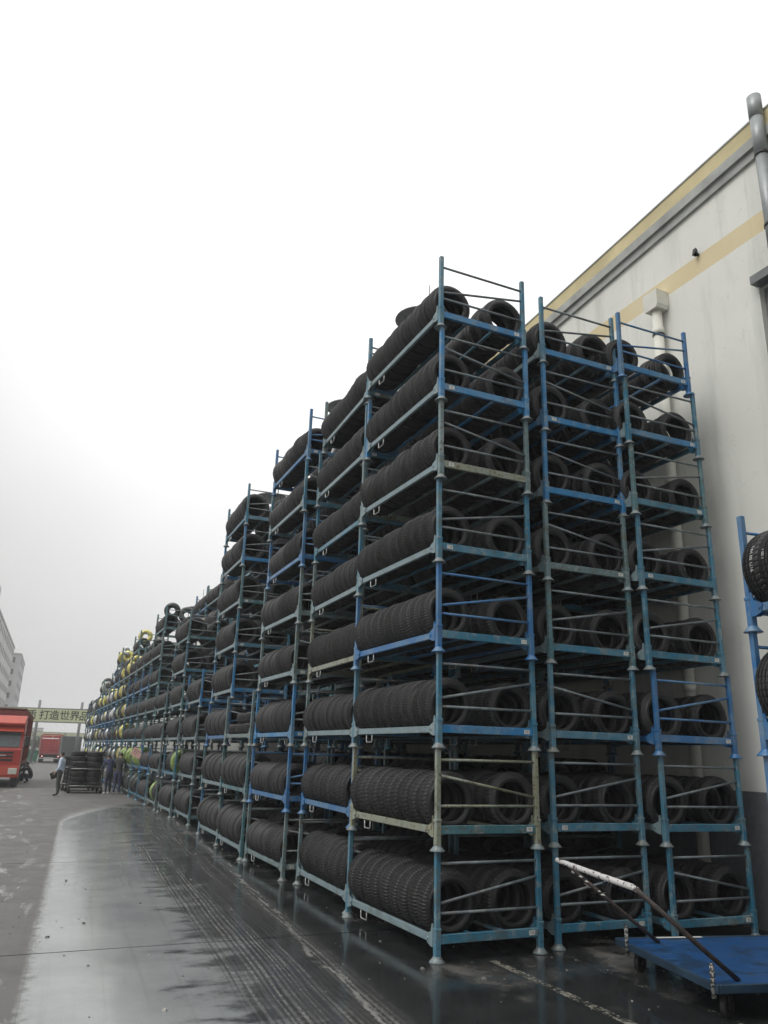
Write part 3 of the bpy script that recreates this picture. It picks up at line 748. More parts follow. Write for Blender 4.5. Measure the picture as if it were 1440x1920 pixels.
for i in range(4, 15):
    y, lv = far[i]; x = .42+.012*(y-20)
    for kk, lev in enumerate(range(lv)):
        if lev >= lv: continue
        for n in range(3):
            c = 'black' if wr_.random() < (.35 if i < 7 else .25) else 'gold' if (i < 7 and lev >= 4) else wr_.choice(WRAPSEQ[i]) if i in WRAPSEQ else wr_.choice(['silver', 'silver', 'gold', 'black', 'silver', 'yellow'])
            p = (x+.27+wr_.uniform(-.06, .05), y+.16+n*.42+wr_.uniform(-.09, .09), lev+.2+.345+wr_.uniform(0, .07))
            wrapped(p, (wr_.uniform(-.25, .25), wr_.uniform(0, 6), wr_.uniform(-.7, .5)), wr_.uniform(.95, 1.2), c,
                    f'{c} film-wrapped tyre, {NTH[n]} from near end, {ORD[lev]} rack of the {FARP[i]} roadside stack', 'film-wrapped tyres in the distant racks')
            stuff_list.append((2, (x+.95, y+.2+n*.4, lev+.53), 0., 0., 1.0))
        for n in range(4): stuff_list.append((2, (x+.27, y+1.3+n*.24, lev+.5), 0., 0., 1.0))
wrapped((.62, 17.0, 1.2+.345), (.1, 1, .25), 1.14, 'green', 'large bright green wrapped tyre on the seventh roadside stack', 'green wrapped tyres near the seventh stack')
wrapped((.72, 17.38, 1.2+.33), (-.2, 1, -.1), 1.0, 'green', 'green wrapped tyre behind the large one on the seventh stack', 'green wrapped tyres near the seventh stack')
for n in range(4): rack = stuff_list.append((1, (.68+.01*n, 17.8+n*.23, 1.53), -.02, 0., 1.02))
wrapped((.68, 20.35, .2+.33), (.2, 2, .3), 1.0, 'yellow', 'yellow wrapped tyre on the bottom rack of the eighth stack', 'yellow and green tyres on the eighth stack')
wrapped((.66, 20.85, .2+.33), (.25, 2, .5), 1.0, 'green', 'green wrapped tyre beside the yellow one, bottom of eighth stack', 'yellow and green tyres on the eighth stack')
for n in range(3): stuff_list.append((1, (.66, 19.85+n*.21-.02, .2+.345), -.02, .12, 1.05))
for n in range(4): stuff_list.append((1, (1.3, 19.85+n*.21, .2+.345), -.02, 0., 1.05))
for i in (1, 2, 3):
    y = far[i][0]; x = .42+.012*(y-20)
    for lev in (0, 1):
        for n in range(4):
            wrapped((x+.22, y+.3+n*.5, lev+.55), (wr_.uniform(-.2, .2), n, PI/2*(n % 2)), 1.12, 'green' if (n+lev) % 2 else 'black',
                    f'{"green" if (n+lev) % 2 else "black"} wrapped tyre, {NTH[n]} along the {ORD[lev]} rack, {FARP[i]} roadside stack', 'wrapped tyres behind the two workers')
flush_stuff()
for i in range(0, 15):      # loose tyres thrown on top of the far stacks
    y, lv = far[i]; x = .42+.012*(y-20)
    for n in range(wr_.choice((1, 2, 2, 3))):
        c = wr_.choice(['black', 'silver', 'gold', 'black']) if i >= 3 else 'black'
        wrapped((x+.25+.7*(n % 2), y+.25+.75*n, lv-1+.80+wr_.uniform(0, .12)), (wr_.uniform(-.9, .9), wr_.uniform(0, 6), wr_.uniform(-.8, .8)), wr_.uniform(.9, 1.05), c,
                f'{c} wrapped tyre thrown on top of the {FARP[i]} roadside stack, {NTH[n]} from near end', 'loose tyres on top of the far stacks')
# pink placard hung on a far rack
PINK = plain('pink_card', (.62, .38, .33), .7, 0, .12, 8)
pl = MB(); pl.box(-.20, .20, -.006, .006, -.15, .15, 0)
for k in range(3): pl.box(-.14, .12-.05*k, -.008, -.0065, .07-.07*k, .085-.07*k, 1)
po = pl.build('placard', [PINK, INK], None, (.30, 24.55, 1.70)); po.rotation_euler = (0, R(28), R(-20)); tag(po, 'tilted pink paper placard hanging on a distant rack post', 'placard')

# ------------------------------------------------------------------ white stamps on the right-edge tyres
STAMP = plain('stamp_white', (.6, .6, .58), .6, 0, .25, 60)
def stamp(host, s, axial, size, a0):
    vs, fs = text_mesh(s, size); q = MB(); r = TR+.0015
    q.add([(-(r)*math.cos(a0+x/r), axial+y, r*math.sin(a0+x/r)) for x, y, z in vs], fs)
    o = q.build('stamp', STAMP, host, fix=False); return o
for o in [o for o in COL.objects if o.name.startswith('tyre') and str(o.get('label', '')).endswith('fourth rack of the stack at the right edge')]:
    if o['label'].startswith('first'):
        o.rotation_euler = (0, 0, DRZ); stamp(o, '9171 00 V4 L', -.035, .040, .18)
    elif o['label'].startswith('second'):
        o.rotation_euler = (0, 0, DRZ); stamp(o, '1 00 1', .05, .034, .2)

# ------------------------------------------------------------------ blue flatbed trolley
BLUED = NT('worn_blue_deck'); _tc = BLUED.n('TexCoord').outputs['Object']
_a = BLUED.noise(_tc, 3.2, 5, .65); _b = BLUED.noise(_tc, 24, 5, .65)
_c = BLUED.mix(BLUED.rng(_a, .35, .7), (.010, .060, .185), (.016, .09, .25))
_c = BLUED.mix(BLUED.math('MULTIPLY', BLUED.rng(_a, .50, .62), .75), _c, (.010, .026, .05))
_c = BLUED.mix(BLUED.math('MULTIPLY', BLUED.rng(_b, .6, .68), .6), _c, (.05, .045, .04))
_sv = BLUED.n('VectorMath', operation='MULTIPLY'); BLUED.l(_tc, _sv.inputs[0]); _sv.inputs[1].default_value = (2.5, 40, 1)
_c = BLUED.mix(BLUED.math('MULTIPLY', BLUED.rng(BLUED.noise(_sv.outputs[0], 1., 4, .6), .60, .68), .45), _c, (.10, .16, .24))
BLUED = BLUED.fin(_c, .42, bump=_b, bstr=.15, bdist=.004)
TAPE = NT('taped_stub'); _tc = TAPE.n('TexCoord').outputs['Object']; _sp = TAPE.n('SeparateXYZ'); TAPE.l(_tc, _sp.inputs[0])
_w = TAPE.math('SINE', TAPE.math('ADD', TAPE.math('MULTIPLY', _sp.outputs[2], 150.), TAPE.math('MULTIPLY', TAPE.noise(_tc, 45, 3), 14.)))
TAPE = TAPE.fin(TAPE.mix(TAPE.rng(_w, .0, .25), (.02, .02, .02), (.30, .30, .285)), .6)
BARM = NT('rusty_bar'); _tc = BARM.n('TexCoord').outputs['Object']
BARM = BARM.fin(BARM.mix(BARM.rng(BARM.noise(_tc, 20, 5), .4, .68), (.022, .021, .022), (.075, .05, .042)), .55)
FOAM = NT('torn_white_foam'); _tc = FOAM.n('TexCoord').outputs['Object']; _f = FOAM.noise(_tc, 15, 5, .6)
FOAM = FOAM.fin(FOAM.mix(FOAM.rng(_f, .56, .59), (.55, .54, .53), (.06, .04, .04)), .65, bump=_f, bstr=.4, bdist=.01)
EDGE = plain('trolley_edge', (.02, .045, .075), .5, 0, .3, 6)
ct = empty('flatbed_trolley', (1.62, -.85, 0), R(-13)); tag(ct, 'low blue flatbed trolley with leaning push handle at lower right', 'trolley')
q = MB(); q.bbox(-.02, 2.3, -1.50, .10, .235, .26, .004); dk = q.build('deck', BLUED, ct)
for (x0, x1, y0, y1) in ((-.05, -.02, -1.53, .13), (2.3, 2.33, -1.53, .13), (-.02, 2.3, -1.53, -1.50), (-.02, 2.3, .10, .13)):
    q = MB(); q.bbox(x0+.001, x1-.001, y0+.001, y1-.001, .205, .268, .004); q.build('edge_rail', PAINTS[2] if x1 < 0 and False else EDGE, ct)
for (x, y) in ((.12, -.03), (.12, -1.38), (2.15, -.03), (2.15, -1.38)):
    q = MB(); q.lathe([(.035, -.022), (.075, -.024), (.08, -.015), (.08, .015), (.075, .024), (.035, .022)], 18, (0, 0, .08), 'y', closed=True); q.lathe([(.02, -.035), (.02, .035)], 8, (0, 0, .08), 'y')
    wo = q.build('wheel', RUB, ct, (x, y, 0)); wo.rotation_euler = (0, 0, .5)
    q = MB(); q.box(-.03, .03, -.04, -.034, .06, .17); q.box(-.03, .03, .034, .04, .06, .17); q.box(-.05, .05, -.05, .05, .17, .2345); q.build('fork', DARKM, wo)
for y in (-.10, -1.47):
    q = MB(); q.tube([(-.045, y, .16), (-.045, y, .41)], .018, 10); q.build('handle_socket', TAPE, ct)
FT, NTp = Vector((-.633, -.10, .957)), Vector((-.635, -1.41, .945))
FB, NB_ = Vector((.29, -.10, .265)), Vector((.225, -1.41, .265))
q = MB(); q.tube([FB, FB.lerp(FT, .28)+Vector((-.02, 0, .01)), FT], .019, 10)
for k in range(26):   # scraps of torn tape along the far arm
    t_ = random.uniform(.55, .95); p = FB.lerp(FT, t_); a = random.uniform(0, 6)
    w_ = random.uniform(.012, .03)
    q.add([p+Vector((0, .02*math.cos(a), .02*math.sin(a))), p+Vector((w_, .028*math.cos(a+.6), .028*math.sin(a+.6))), p+Vector((w_*.6, .03*math.cos(a), .032*math.sin(a)-.02)), p+Vector((-w_, .024*math.cos(a), .02*math.sin(a)-.012))], [(0,1,2,3)], 1 if k % 2 else 0)
q.build('handle_arm', [BARM, PLATEW], ct)
q = MB(); q.tube([NB_, NB_.lerp(NTp, .3)+Vector((-.02, 0, .012)), NTp], .021, 10); q.build('handle_arm', BARM, ct)
q = MB(); e_ = Vector((-.09, .02, .035)); q.tube([FT+e_, FT.lerp(NTp, .1)+e_*.35, FT.lerp(NTp, .5), FT.lerp(NTp, .97), NTp+Vector((.02, -.01, -.015))], [.022, .025, .026, .026, .022], 12); hb = q.build('handle_bar', FOAM, ct)
q = MB(); w_ = random.Random(4)
for k in range(40):
    t_ = w_.uniform(.3, .98); p = FT.lerp(NTp, t_)+Vector((w_.uniform(-.02, .03), 0, -.03)); s_ = w_.uniform(.01, .03)
    q.add([p, p+Vector((s_, s_, -.01)), p+Vector((s_*.4, s_*1.6, -s_*1.5)), p+Vector((-s_*.5, s_*.3, -s_))], [(0,1,2,3)])
q.build('torn_wrap', BARM, hb)
q = MB(); q.box(.37, .86, .05, .095, .2685, .272)
q.build('deck_strip', PLATEW, dk)

# ------------------------------------------------------------------ people
SKIN = plain('skin', (.36, .22, .16), .55, 0, .08); HAIR = plain('hair', (.012, .011, .011), .5)
SHIRT = plain('pale_blue_shirt', (.52, .60, .74), .75, 0, .1); TROU = plain('grey_trousers', (.075, .085, .08), .8); SHOE = plain('black_shoes', (.018, .018, .018), .5)
NAVY = plain('navy_workwear', (.035, .045, .10), .8); DNAVY = plain('dark_workwear', (.025, .03, .045), .8); WSHOE = plain('white_shoes', (.55, .55, .53), .6); DKJ = plain('dark_jacket', (.035, .037, .038), .8)
def person(loc, rz, J, mats, label, scale=1.0, hair=True):
    """J: dict of joints; one skinned body. mats: top, bottom, shoes"""
    V, E, Rr, reg = [], [], [], []
    def ad(p, r): V.append(Vector(p)); Rr.append(r); return len(V)-1
    def chain(a, pts, rg):
        for p, r in pts:
            b = ad(p, r); E.append((a, b)); reg.append((a, b, rg)); a = b
        return a
    top, bot, shoe = 0, 1, 2; skin = 3
    pel = ad(J['pelvis'], .125)
    ch = chain(pel, [(J['waist'], .118), (J['chest'], .135)], top)
    nk = chain(ch, [(J['neck'], .058)], top)
    hd = chain(nk, [(J['head'], .082), (J['crown'], .080)], skin)
    hv = Vector(J['crown'])-Vector(J['head']); fw = Vector(J.get('face', (0, 1, 0)))
    for sgn, s in ((-1, 'l'), (1, 'r')):
        sh = chain(ch, [(J['sh'+s], .066), (J['el'+s], .047), (J['wr'+s], .034)], top)
        w = Vector(J['wr'+s]); d = (w-Vector(J['el'+s])).normalized(); sd_ = d.orthogonal().normalized()
        hn = chain(sh, [(w+d*.05, .030)], skin)
        for k in range(5):
            off = sd_*(k-2)*.016; ln = (.045, .075, .085, .078, .06)[k]
            base = w+d*.075+off
            if k == 0: base = w+d*.03+sd_*-.04
            mid = base+d*ln*.55+fw*.006; tip = base+d*ln+fw*.022
            chain(hn, [(base, .010), (mid, .009), (tip, .007)], skin)
        hp = chain(pel, [(J['hp'+s], .098), (J['kn'+s], .066), (J['an'+s], .048)], bot)
        chain(hp, [(J['ft'+s], .040), (J['to'+s], .036)], shoe)
    me = bpy.data.meshes.new('body'); me.from_pydata([tuple(v) for v in V], E, [])
    ob = bpy.data.objects.new('body_tmp', me); COL.objects.link(ob)
    sk = ob.modifiers.new('skin', 'SKIN'); sk.use_smooth_shade = True
    for i, sv in enumerate(me.skin_vertices[0].data): sv.radius = (Rr[i], Rr[i]); sv.use_root = (i == 0)
    ss = ob.modifiers.new('sub', 'SUBSURF'); ss.levels = 1; ss.render_levels = 1
    dg = bpy.context.evaluated_depsgraph_get(); dg.update()
    new = bpy.data.meshes.new_from_object(ob.evaluated_get(dg)); bpy.data.objects.remove(ob)
    new.name = 'body'; new.materials.clear()
    for m_ in mats+[SKIN]: new.materials.append(m_)
    for p in new.polygons:
        c = p.center; best = None
        for a, b, rg in reg:
            ab = V[b]-V[a]; t_ = max(0, min(1, (c-V[a]).dot(ab)/max(ab.length_squared, 1e-9))); dd = (c-V[a]-ab*t_).length/max(Rr[a]*(1-t_)+Rr[b]*t_, .02)
            if best is None or dd < best[0]: best = (dd, rg)
        p.material_index = best[1]; p.use_smooth = True
    root = empty('person', loc, rz); root.scale = (scale,)*3
    tag(root, label, 'person')
    body = put('body', new, root)
    hc = Vector(J['head']).lerp(Vector(J['crown']), .62)-fw*.014; up = hv.normalized()
    q = MB(); rt = up.cross(fw).normalized()
    for i in range(7):
        ph = PI/2*(i/6)*1.18
        for k in range(14):
            a = 2*PI*k/14; f_ = math.cos(a)
            drop = 1.0 if f_ < .35 else .55
            h = math.cos(ph*drop)*.106; rr = math.sin(min(PI/2, ph*drop))*.0885
            q.v.append(tuple(hc+up*h+fw*(f_*rr*1.08)+rt*(math.sin(a)*rr)))
    for i in range(6):
        for k in range(14): q.f.append((i*14+k, i*14+(k+1) % 14, (i+1)*14+(k+1) % 14, (i+1)*14+k)); q.m.append(0); q.sm.append(True)
    q.build('hair', HAIR, root)
    q = MB(); f0 = Vector(J['head']).lerp(Vector(J['crown']), .45)+fw*.085; q.tube([f0+up*.02, f0+fw*.02-up*.015, f0-up*.02], [.008, .013, .008], 6, 0)
    for s_ in (-1, 1): q.lathe([(.004, -.008), (.022, 0), (.004, .008)], 8, tuple(Vector(J['head']).lerp(Vector(J['crown']), .42)+rt*(s_*.088)), 'x')
    q.build('nose_and_ears', SKIN, body)
    return root
STAND = dict(pelvis=(0, 0, .93), waist=(0, .0, 1.08), chest=(0, -.01, 1.30), neck=(0, .0, 1.46), head=(0, .03, 1.53), crown=(0, .03, 1.62),
             shl=(-.17, -.01, 1.37), ell=(-.23, -.04, 1.12), wrl=(-.19, .10, .93), shr=(.17, -.01, 1.37), elr=(.23, -.06, 1.12), wrr=(.17, .10, .95),
             hpl=(-.085, 0, .88), knl=(-.10, .02, .49), anl=(-.11, -.03, .10), ftl=(-.11, .02, .045), tol=(-.12, .15, .036),
             hpr=(.085, 0, .88), knr=(.09, .03, .49), anr=(.09, .0, .10), ftr=(.09, .05, .045), tor=(.10, .18, .036))
person((-2.18, 27.25, 0), R(70), STAND, [SHIRT, TROU, SHOE], 'person in pale blue shirt and grey trousers standing with a folder', .985)
fo = MB(); fo.bbox(-.155, .155, -.013, .013, -.21, .05, .004); fo.bbox(-.145, .145, -.0165, -.0135, -.2, .04, .001)
f_o = fo.build('folder', DKJ, None, (-2.40, 27.22, .84)); f_o.rotation_euler = (R(8), R(-24), R(10)); tag(f_o, 'dark folder held by the person in the pale blue shirt', 'folder')
BEND = dict(STAND); BEND.update(waist=(0, .05, 1.09), chest=(0, .12, 1.29), neck=(0, .20, 1.43), head=(0, .26, 1.47), crown=(0, .30, 1.55), shl=(-.17, .13, 1.35), shr=(.17, .13, 1.35),
            ell=(-.24, .20, 1.10), wrl=(-.16, .42, 1.02), elr=(.24, .20, 1.10), wrr=(.16, .42, 1.05), face=(0, .92, -.38))
person((-.16, 28.55, 0), R(25), BEND, [NAVY, DNAVY, WSHOE], 'person in purple-navy workwear bending beside the tyre trolley', .97)
B2 = dict(BEND); B2.update(chest=(0, .06, 1.30), neck=(0, .11, 1.45), head=(0, .16, 1.51), crown=(0, .19, 1.60), shl=(-.18, .06, 1.37), shr=(.18, .06, 1.37), face=(0, .96, -.28))
person((.17, 28.35, 0), R(-15), B2, [DKJ, NAVY, WSHOE], 'person in dark top with back turned, right of the trolley', 1.0)
SQ = dict(pelvis=(0, -.12, .28), waist=(0, -.07, .42), chest=(0, .06, .62), neck=(0, .14, .77), head=(0, .18, .83), crown=(0, .20, .92), shl=(-.16, .08, .69), shr=(.16, .08, .69),
          ell=(-.2, .28, .60), wrl=(-.12, .48, .64), elr=(.2, .28, .56), wrr=(.14, .48, .60), hpl=(-.09, -.08, .26), knl=(-.14, .28, .40), anl=(-.12, .05, .09), ftl=(-.12, .09, .045), tol=(-.13, .2, .036),
          hpr=(.09, -.08, .26), knr=(.14, .28, .40), anr=(.12, .03, .09), ftr=(.12, .08, .045), tor=(.13, .19, .036), face=(0, 1, 0))
person((-3.02, 38.6, 0), R(80), SQ, [DKJ, DNAVY, SHOE], 'person in dark clothes squatting beside the red truck', 1.05)

# ------------------------------------------------------------------ tyre trolleys by the workers
def tyre_trolley(x, y, rz, lab, where, layers, cols):
    t = empty('tyre_trolley', (x, y, 0), rz); tag(t, lab, 'trolley')
    q = MB(); q.bbox(0, 1.36, 0, 1.3, .20, .25, .005); q.build('deck', DARKM, t)
    for (a, b) in ((.04, .04), (1.32, .04), (.04, 1.26), (1.32, 1.26)):
        q = MB(); q.bbox(a-.02, a+.02, b-.02, b+.02, .2505, 1.32, .004); q.build('post', DARKM, t)
        q = MB(); q.lathe([(.03, -.02), (.08, -.022), (.085, 0), (.08, .022), (.03, .02)], 14, (0, 0, .085), 'y', closed=True); q.box(-.03, .03, -.035, -.026, .06, .1995); q.box(-.03, .03, .026, .035, .06, .1995)
        w_ = q.build('wheel', RUB, t, (a, b, 0)); w_.rotation_euler = (0, 0, .4)
    for z in (.30, .98):
        for yy in (-.0, 1.3):
            q = MB(); q.tube([(.02, yy-.02, z), (1.34, yy-.02, z)], .013, 6); q.build('side_rail', STEEL, t)
    q = MB(); q.tube([(1.34, .1, .8), (1.44, .1, .9), (1.44, 1.2, .9), (1.34, 1.2, .8)], .013, 6); q.build('push_handle', STEEL, t)
    c, s = math.cos(rz), math.sin(rz)
    for (cx, cy, nm) in cols:
        for k in range(layers[nm]):
            lx, ly = cx+random.uniform(-.02, .02), cy+random.uniform(-.02, .02)
            flat_tyre(x+lx*c-ly*s, y+lx*s+ly*c, .252+.103+.203*k, .985, f'{NTH[k]} tyre up, {nm} pile of {where}', 'flat tyres piled on the two trolleys', k % 4, random.uniform(0, 6), random.uniform(-.012, .012))
tyre_trolley(-1.70, 28.9, R(2), 'dark steel trolley piled with flat tyres behind the standing person', 'the nearer trolley', {'front left': 5, 'front right': 7, 'rear left': 7, 'rear right': 7},
             ((.36, .36, 'front left'), (1.0, .36, 'front right'), (.36, 1.0, 'rear left'), (1.0, 1.0, 'rear right')))
tyre_trolley(-1.82, 31.0, R(4), 'second tyre trolley half hidden behind the nearer trolley', 'the farther trolley', {'front left': 6, 'front right': 6}, ((.36, .45, 'front left'), (1.02, .45, 'front right')))

# ------------------------------------------------------------------ trucks
REDC = plain('truck_red', (.36, .032, .022), .3, 0, .1, 2); REDO = plain('truck_orange_red', (.46, .07, .042), .35, 0, .1, 2); MAR = plain('stake_maroon', (.20, .045, .04), .55, 0, .25, 3); TARP = plain('tarp_brown', (.17, .085, .065), .8, 0, .2, 2)
REDR = plain('rear_gate_red', (.42, .06, .06), .5, 0, .2, 3); BUMP = plain('truck_bumper', (.10, .10, .105), .5); LAMP = plain('lamp_glass', (.55, .55, .5), .15, 0, .1, 10); WHITE = plain('truck_white', (.6, .6, .58), .5)
WGL = plain('windscreen_glass', (.10, .12, .125), .06, 0, .1)
def wheel(t, x, y, r=.48, w=.28, name='wheel'):
    q = MB(); q.lathe([(r*.58, -w/2), (r*.93, -w/2), (r, -w*.38), (r, w*.38), (r*.93, w/2), (r*.58, w/2), (r*.5, w*.2), (.02, w*.25)], 24, (0, 0, 0), 'x'); o = q.build(name, RUB, t, (x, y, r))
    for s_ in (-1, 1):
        q = MB(); q.lathe([(.02, s_*w*.38), (r*.3, s_*w*.40), (r*.55, s_*w*.30), (r*.56, s_*w*.51), (r*.52, s_*w*.2)], 16, (0, 0, 0), 'x'); q.build('rim', BUMP, o)
    return o
tk = empty('cargo_truck', (-4.86, 33.2, 0), R(-2.6)); tag(tk, 'red cargo truck facing the camera at the left edge', 'truck')
hw = 1.22
q = MB(); q.prism([(0, .95), (.0, 1.62), (.06, 1.72), (.30, 2.44), (.34, 2.62), (.55, 2.98), (1.0, 3.16), (1.85, 3.2), (1.85, .75), (.9, .75), (.55, .95)], -hw, hw, 'x'); q.build('cab', REDC, tk)
q = MB(); q.prism([(-.03, 2.44+.0), (.26, 2.64), (.33, 2.64), (.30, 2.46)], -hw+.04, hw-.04, 'x'); q.build('sun_visor', REDO, tk)
q = MB(); q.prism([(.30, 2.64), (.02, 2.76), (.02, 2.82), (.42, 3.12), (.6, 3.05)], -hw+.02, hw-.02, 'x'); q.build('roof_fairing', REDO, tk)
q = MB(); q.prism([(.035, 1.76), (.265, 2.43), (.29, 2.42), (.06, 1.75)], -hw+.09, hw-.13, 'x'); q.build('windscreen', WGL, tk)
for zz in (1.14, 1.30, 1.46):
    q = MB(); q.bbox(-hw+.32, hw-.32, -.025, -.001, zz, zz+.09, .006); q.build('grille_bar', DARKM, tk)
q = MB(); q.bbox(-.6, .6, -.03, -.0255, 1.37, 1.40, .002); q.build('trim_strip', WHITE, tk)
q = MB(); q.prism([(-.12, .44), (-.16, .55), (-.14, .93), (-.02, .945), (.5, .945), (.55, .5)], -hw-.01, hw+.01, 'x'); bp = q.build('bumper', REDO, tk)
for s_ in (-1, 1):
    q = MB(); a, b = sorted((s_*(hw-.06), s_*(hw-.42))); q.bbox(a, b, -.185, -.12, .58, .84, .015); q.build('headlight', LAMP, bp)
    q = MB(); q.bbox(s_*hw-.012, s_*hw+.012, .45, 1.25, 1.72, 2.4, .004); q.build('side_window', WGL, tk)
    q = MB(); q.tube([(s_*hw, .1, 2.3), (s_*(hw+.18), -.02, 2.3), (s_*(hw+.18), -.02, 1.75), (s_*hw, .1, 1.7)], .016, 6); q.bbox(s_*(hw+.18)-.09, s_*(hw+.18)+.09, -.08, -.03, 1.82, 2.24, .02); q.build('mirror', DARKM, tk)
    wheel(tk, s_*(hw-.16), 1.05); wheel(tk, s_*(hw-.16), 3.2); wheel(tk, s_*(hw-.2), 7.4, .48, .5); wheel(tk, s_*(hw-.2), 8.6, .48, .5)
    q = MB(); q.bbox(s_*(hw-.03)-.02, s_*(hw-.03)+.02, 3.9, 6.6, .45, .52, .004); q.bbox(s_*(hw-.03)-.02, s_*(hw-.03)+.02, 3.9, 6.6, .72, .79, .004); q.build('side_guard', STEEL, tk)
    fm = MB(); fm.lathe([(.56, -.16), (.60, -.16), (.60, .16), (.56, .16)], 24, (s_*(hw-.16), 1.05, .5), 'x', closed=True); fm.build('wheel_arch', BUMP, tk)
q = MB(); q.box(-.45, .45, .8, 9.4, .6, .9); q.build('chassis', DARKM, tk)
bd = MB(); bd.box(-hw-.02, hw+.02, 2.1, 9.5, .95, 1.12); bd.build('cargo_floor', MAR, tk)
for s_ in (-1, 1):
    X = s_*(hw+.0)
    for k in range(6):
        q = MB(); z = 1.16+k*.36; q.bbox(X-.02, X+.02, 2.1, 9.5, z, z+.27, .004); q.build('side_board', MAR, tk)
    for k in range(11):
        q = MB(); y = 2.13+k*.735; q.bbox(X+s_*.021-.022, X+s_*.021+.022, y-.03, y+.03, 1.13, 3.33, .004); q.build('stake', MAR, tk)
q = MB(); q.box(-hw+.03, hw-.03, 2.1, 2.16, 1.13, 3.45); q.build('headboard', MAR, tk)
q = MB(); q.prism([(-hw-.03, 3.1), (-hw-.03, 3.40), (-hw+.12, 3.55), (hw-.12, 3.55), (hw+.03, 3.40), (hw+.03, 3.1), (hw-.0, 3.1), (hw-.0, 3.38), (hw-.15, 3.5), (-hw+.15, 3.5), (-hw, 3.38), (-hw, 3.1)], 2.05, 9.55, 'y'); q.build('tarpaulin', TARP, tk)
# far truck seen from behind
ft = empty('cargo_truck', (-.13, 88., 0), R(-.4)); tag(ft, 'distant red stake truck seen from behind under the banner', 'truck')
q = MB(); q.box(-1.05, 1.05, .06, 8.5, .80, .95); q.build('cargo_floor', MAR, ft)
for s_ in (-1, 1):
    q = MB(); q.box(s_*1.05-.03, s_*1.05+.03, .06, 8.5, .96, 2.9); q.build('side_board', MAR, ft)
    for k in range(6):
        q = MB(); z = .98+k*.32; a, b = sorted((s_*.03, s_*1.0)); q.bbox(a, b, -.03, .03, z, z+.25, .012); q.build('gate_panel', REDR, ft)
    q = MB(); a, b = sorted((s_*.70, s_*.95)); q.bbox(a, b, -.05, .0, .60, .74, .01); tl = q.build('tail_light', None or REDR, ft)
    m = NT('tail_lamp_%d' % s_); m.fin((.5, .3, .28), .3); m.b.inputs['Emission Color'].default_value = (1, .55, .5, 1); m.b.inputs['Emission Strength'].default_value = 2.2
    q = MB(); q.lathe([(.03, -.066), (.055, -.05)], 10, (s_*.82, 0, .67), 'y'); q.build('lamp', m.mat, tl)
    wheel(ft, s_*.82, 1.6, .45, .42); wheel(ft, s_*.82, 6.9, .45, .3)
q = MB(); q.bbox(-1.03, 1.03, -.02, .02, 2.88, 3.0, .01); q.build('gate_header', REDR, ft)
q = MB(); q.bbox(-1.05, 1.05, .1, .16, .56, .78, .01); q.build('light_board', DARKM, ft)
q = MB(); q.bbox(-1.08, 1.08, .02, .10, .40, .50, .01); q.build('rear_bumper', WHITE, ft)
q = MB(); q.box(-1.0, 1.0, 8.6, 10.2, .7, 2.5); q.build('cab', REDC, ft)
q = MB(); q.box(-.4, .4, .4, 9.6, .55, .79); q.build('chassis', DARKM, ft)
# dark box lorry beside it
BOXM = plain('dark_box_body', (.09, .10, .105), .6, 0, .12, 1)
bl = empty('box_lorry', (1.52, 82., 0), R(-1.2)); tag(bl, 'dark grey box lorry parked right of the distant red truck', 'truck')
q = MB(); q.bbox(-.95, .95, .0, 6.0, .75, 2.78, .03); q.build('box_body', BOXM, bl)
for s_ in (-1, 1):
    q = MB(); a, b = sorted((s_*.02, s_*.9)); q.bbox(a, b, -.03, -.001, .82, 2.7, .01); q.build('rear_door', BOXM, bl); wheel(bl, s_*.75, 1.3, .42, .35); wheel(bl, s_*.75, 6.6, .42, .3)
q = MB(); q.bbox(-.9, .9, 6.1, 7.8, .6, 2.3, .1); q.build('cab', BUMP, bl)
q = MB(); q.box(-.35, .35, .2, 7.5, .5, .74); q.build('chassis', DARKM, bl)
# green bins
GRN = plain('green_bin', (.035, .16, .10), .6, 0, .2, 3)
for i, (x, y) in enumerate(((-2.05, 86.), (-2.25, 92.))):
    b_ = empty('waste_container', (x, y, 0)); tag(b_, ['green waste container left of the distant red truck', 'second green container behind the first one'][i], 'container', 'green containers by the far road')
    q = MB(); q.prism([(-.55, .18), (.55, .18), (.68, 1.15), (-.68, 1.15)], 0, 1.0, 'y'); q.build('tub', GRN, b_)
    q = MB(); q.prism([(-.7, 1.155), (.7, 1.155), (.6, 1.32), (-.6, 1.32)], -.04, 1.04, 'y'); q.build('lid', GRN, b_)
    for (a, c_) in ((-.45, .15), (.45, .15), (-.45, .85), (.45, .85)):
        q = MB(); q.lathe([(.09, -.03), (.09, .03)], 10, (a, c_, .09), 'x'); q.build('wheel', DARKM, b_)

# ------------------------------------------------------------------ slogan banners over the road
BANM = plain('banner_cream', (.56, .59, .38), .75, 0, .08, .6); BANT = plain('banner_letters', (.045, .06, .035), .7)
POLE = plain('grey_pole', (.20, .205, .21), .6)
def banner(x0, x1, y, z0, z1, glyphs, size, lab, mat=BANM, slope=0.):
    b = empty('overhead_banner', (0, y, 0)); tag(b, lab, 'banner')
    q = MB(); q.prism([(x0, z0), (x1, z0+slope), (x1, z1+slope), (x0, z1)], -.04, .04, 'y'); pn = q.build('panel', mat, b)
    for z in (z0, z1):
        q = MB(); q.tube([(x0-.1, 0, z), (x1+.1, 0, z+slope)], .06, 8); q.build('frame_rail', POLE, b)
    for ch, gx_, gz_ in glyphs:
        vs, fs = text_mesh(ch, size, .014); q = MB(); q.add([(gx_+a, -.046, gz_+c_) for a, c_, _ in vs], fs); q.build('character', BANT, pn, fix=False)
    for x in (x0+.1, x1-.1):
        q = MB(); q.tube([(x, .14, 0), (x, .14, z1)], .09, 8); q.build('column', POLE, b)
zc = 4.53
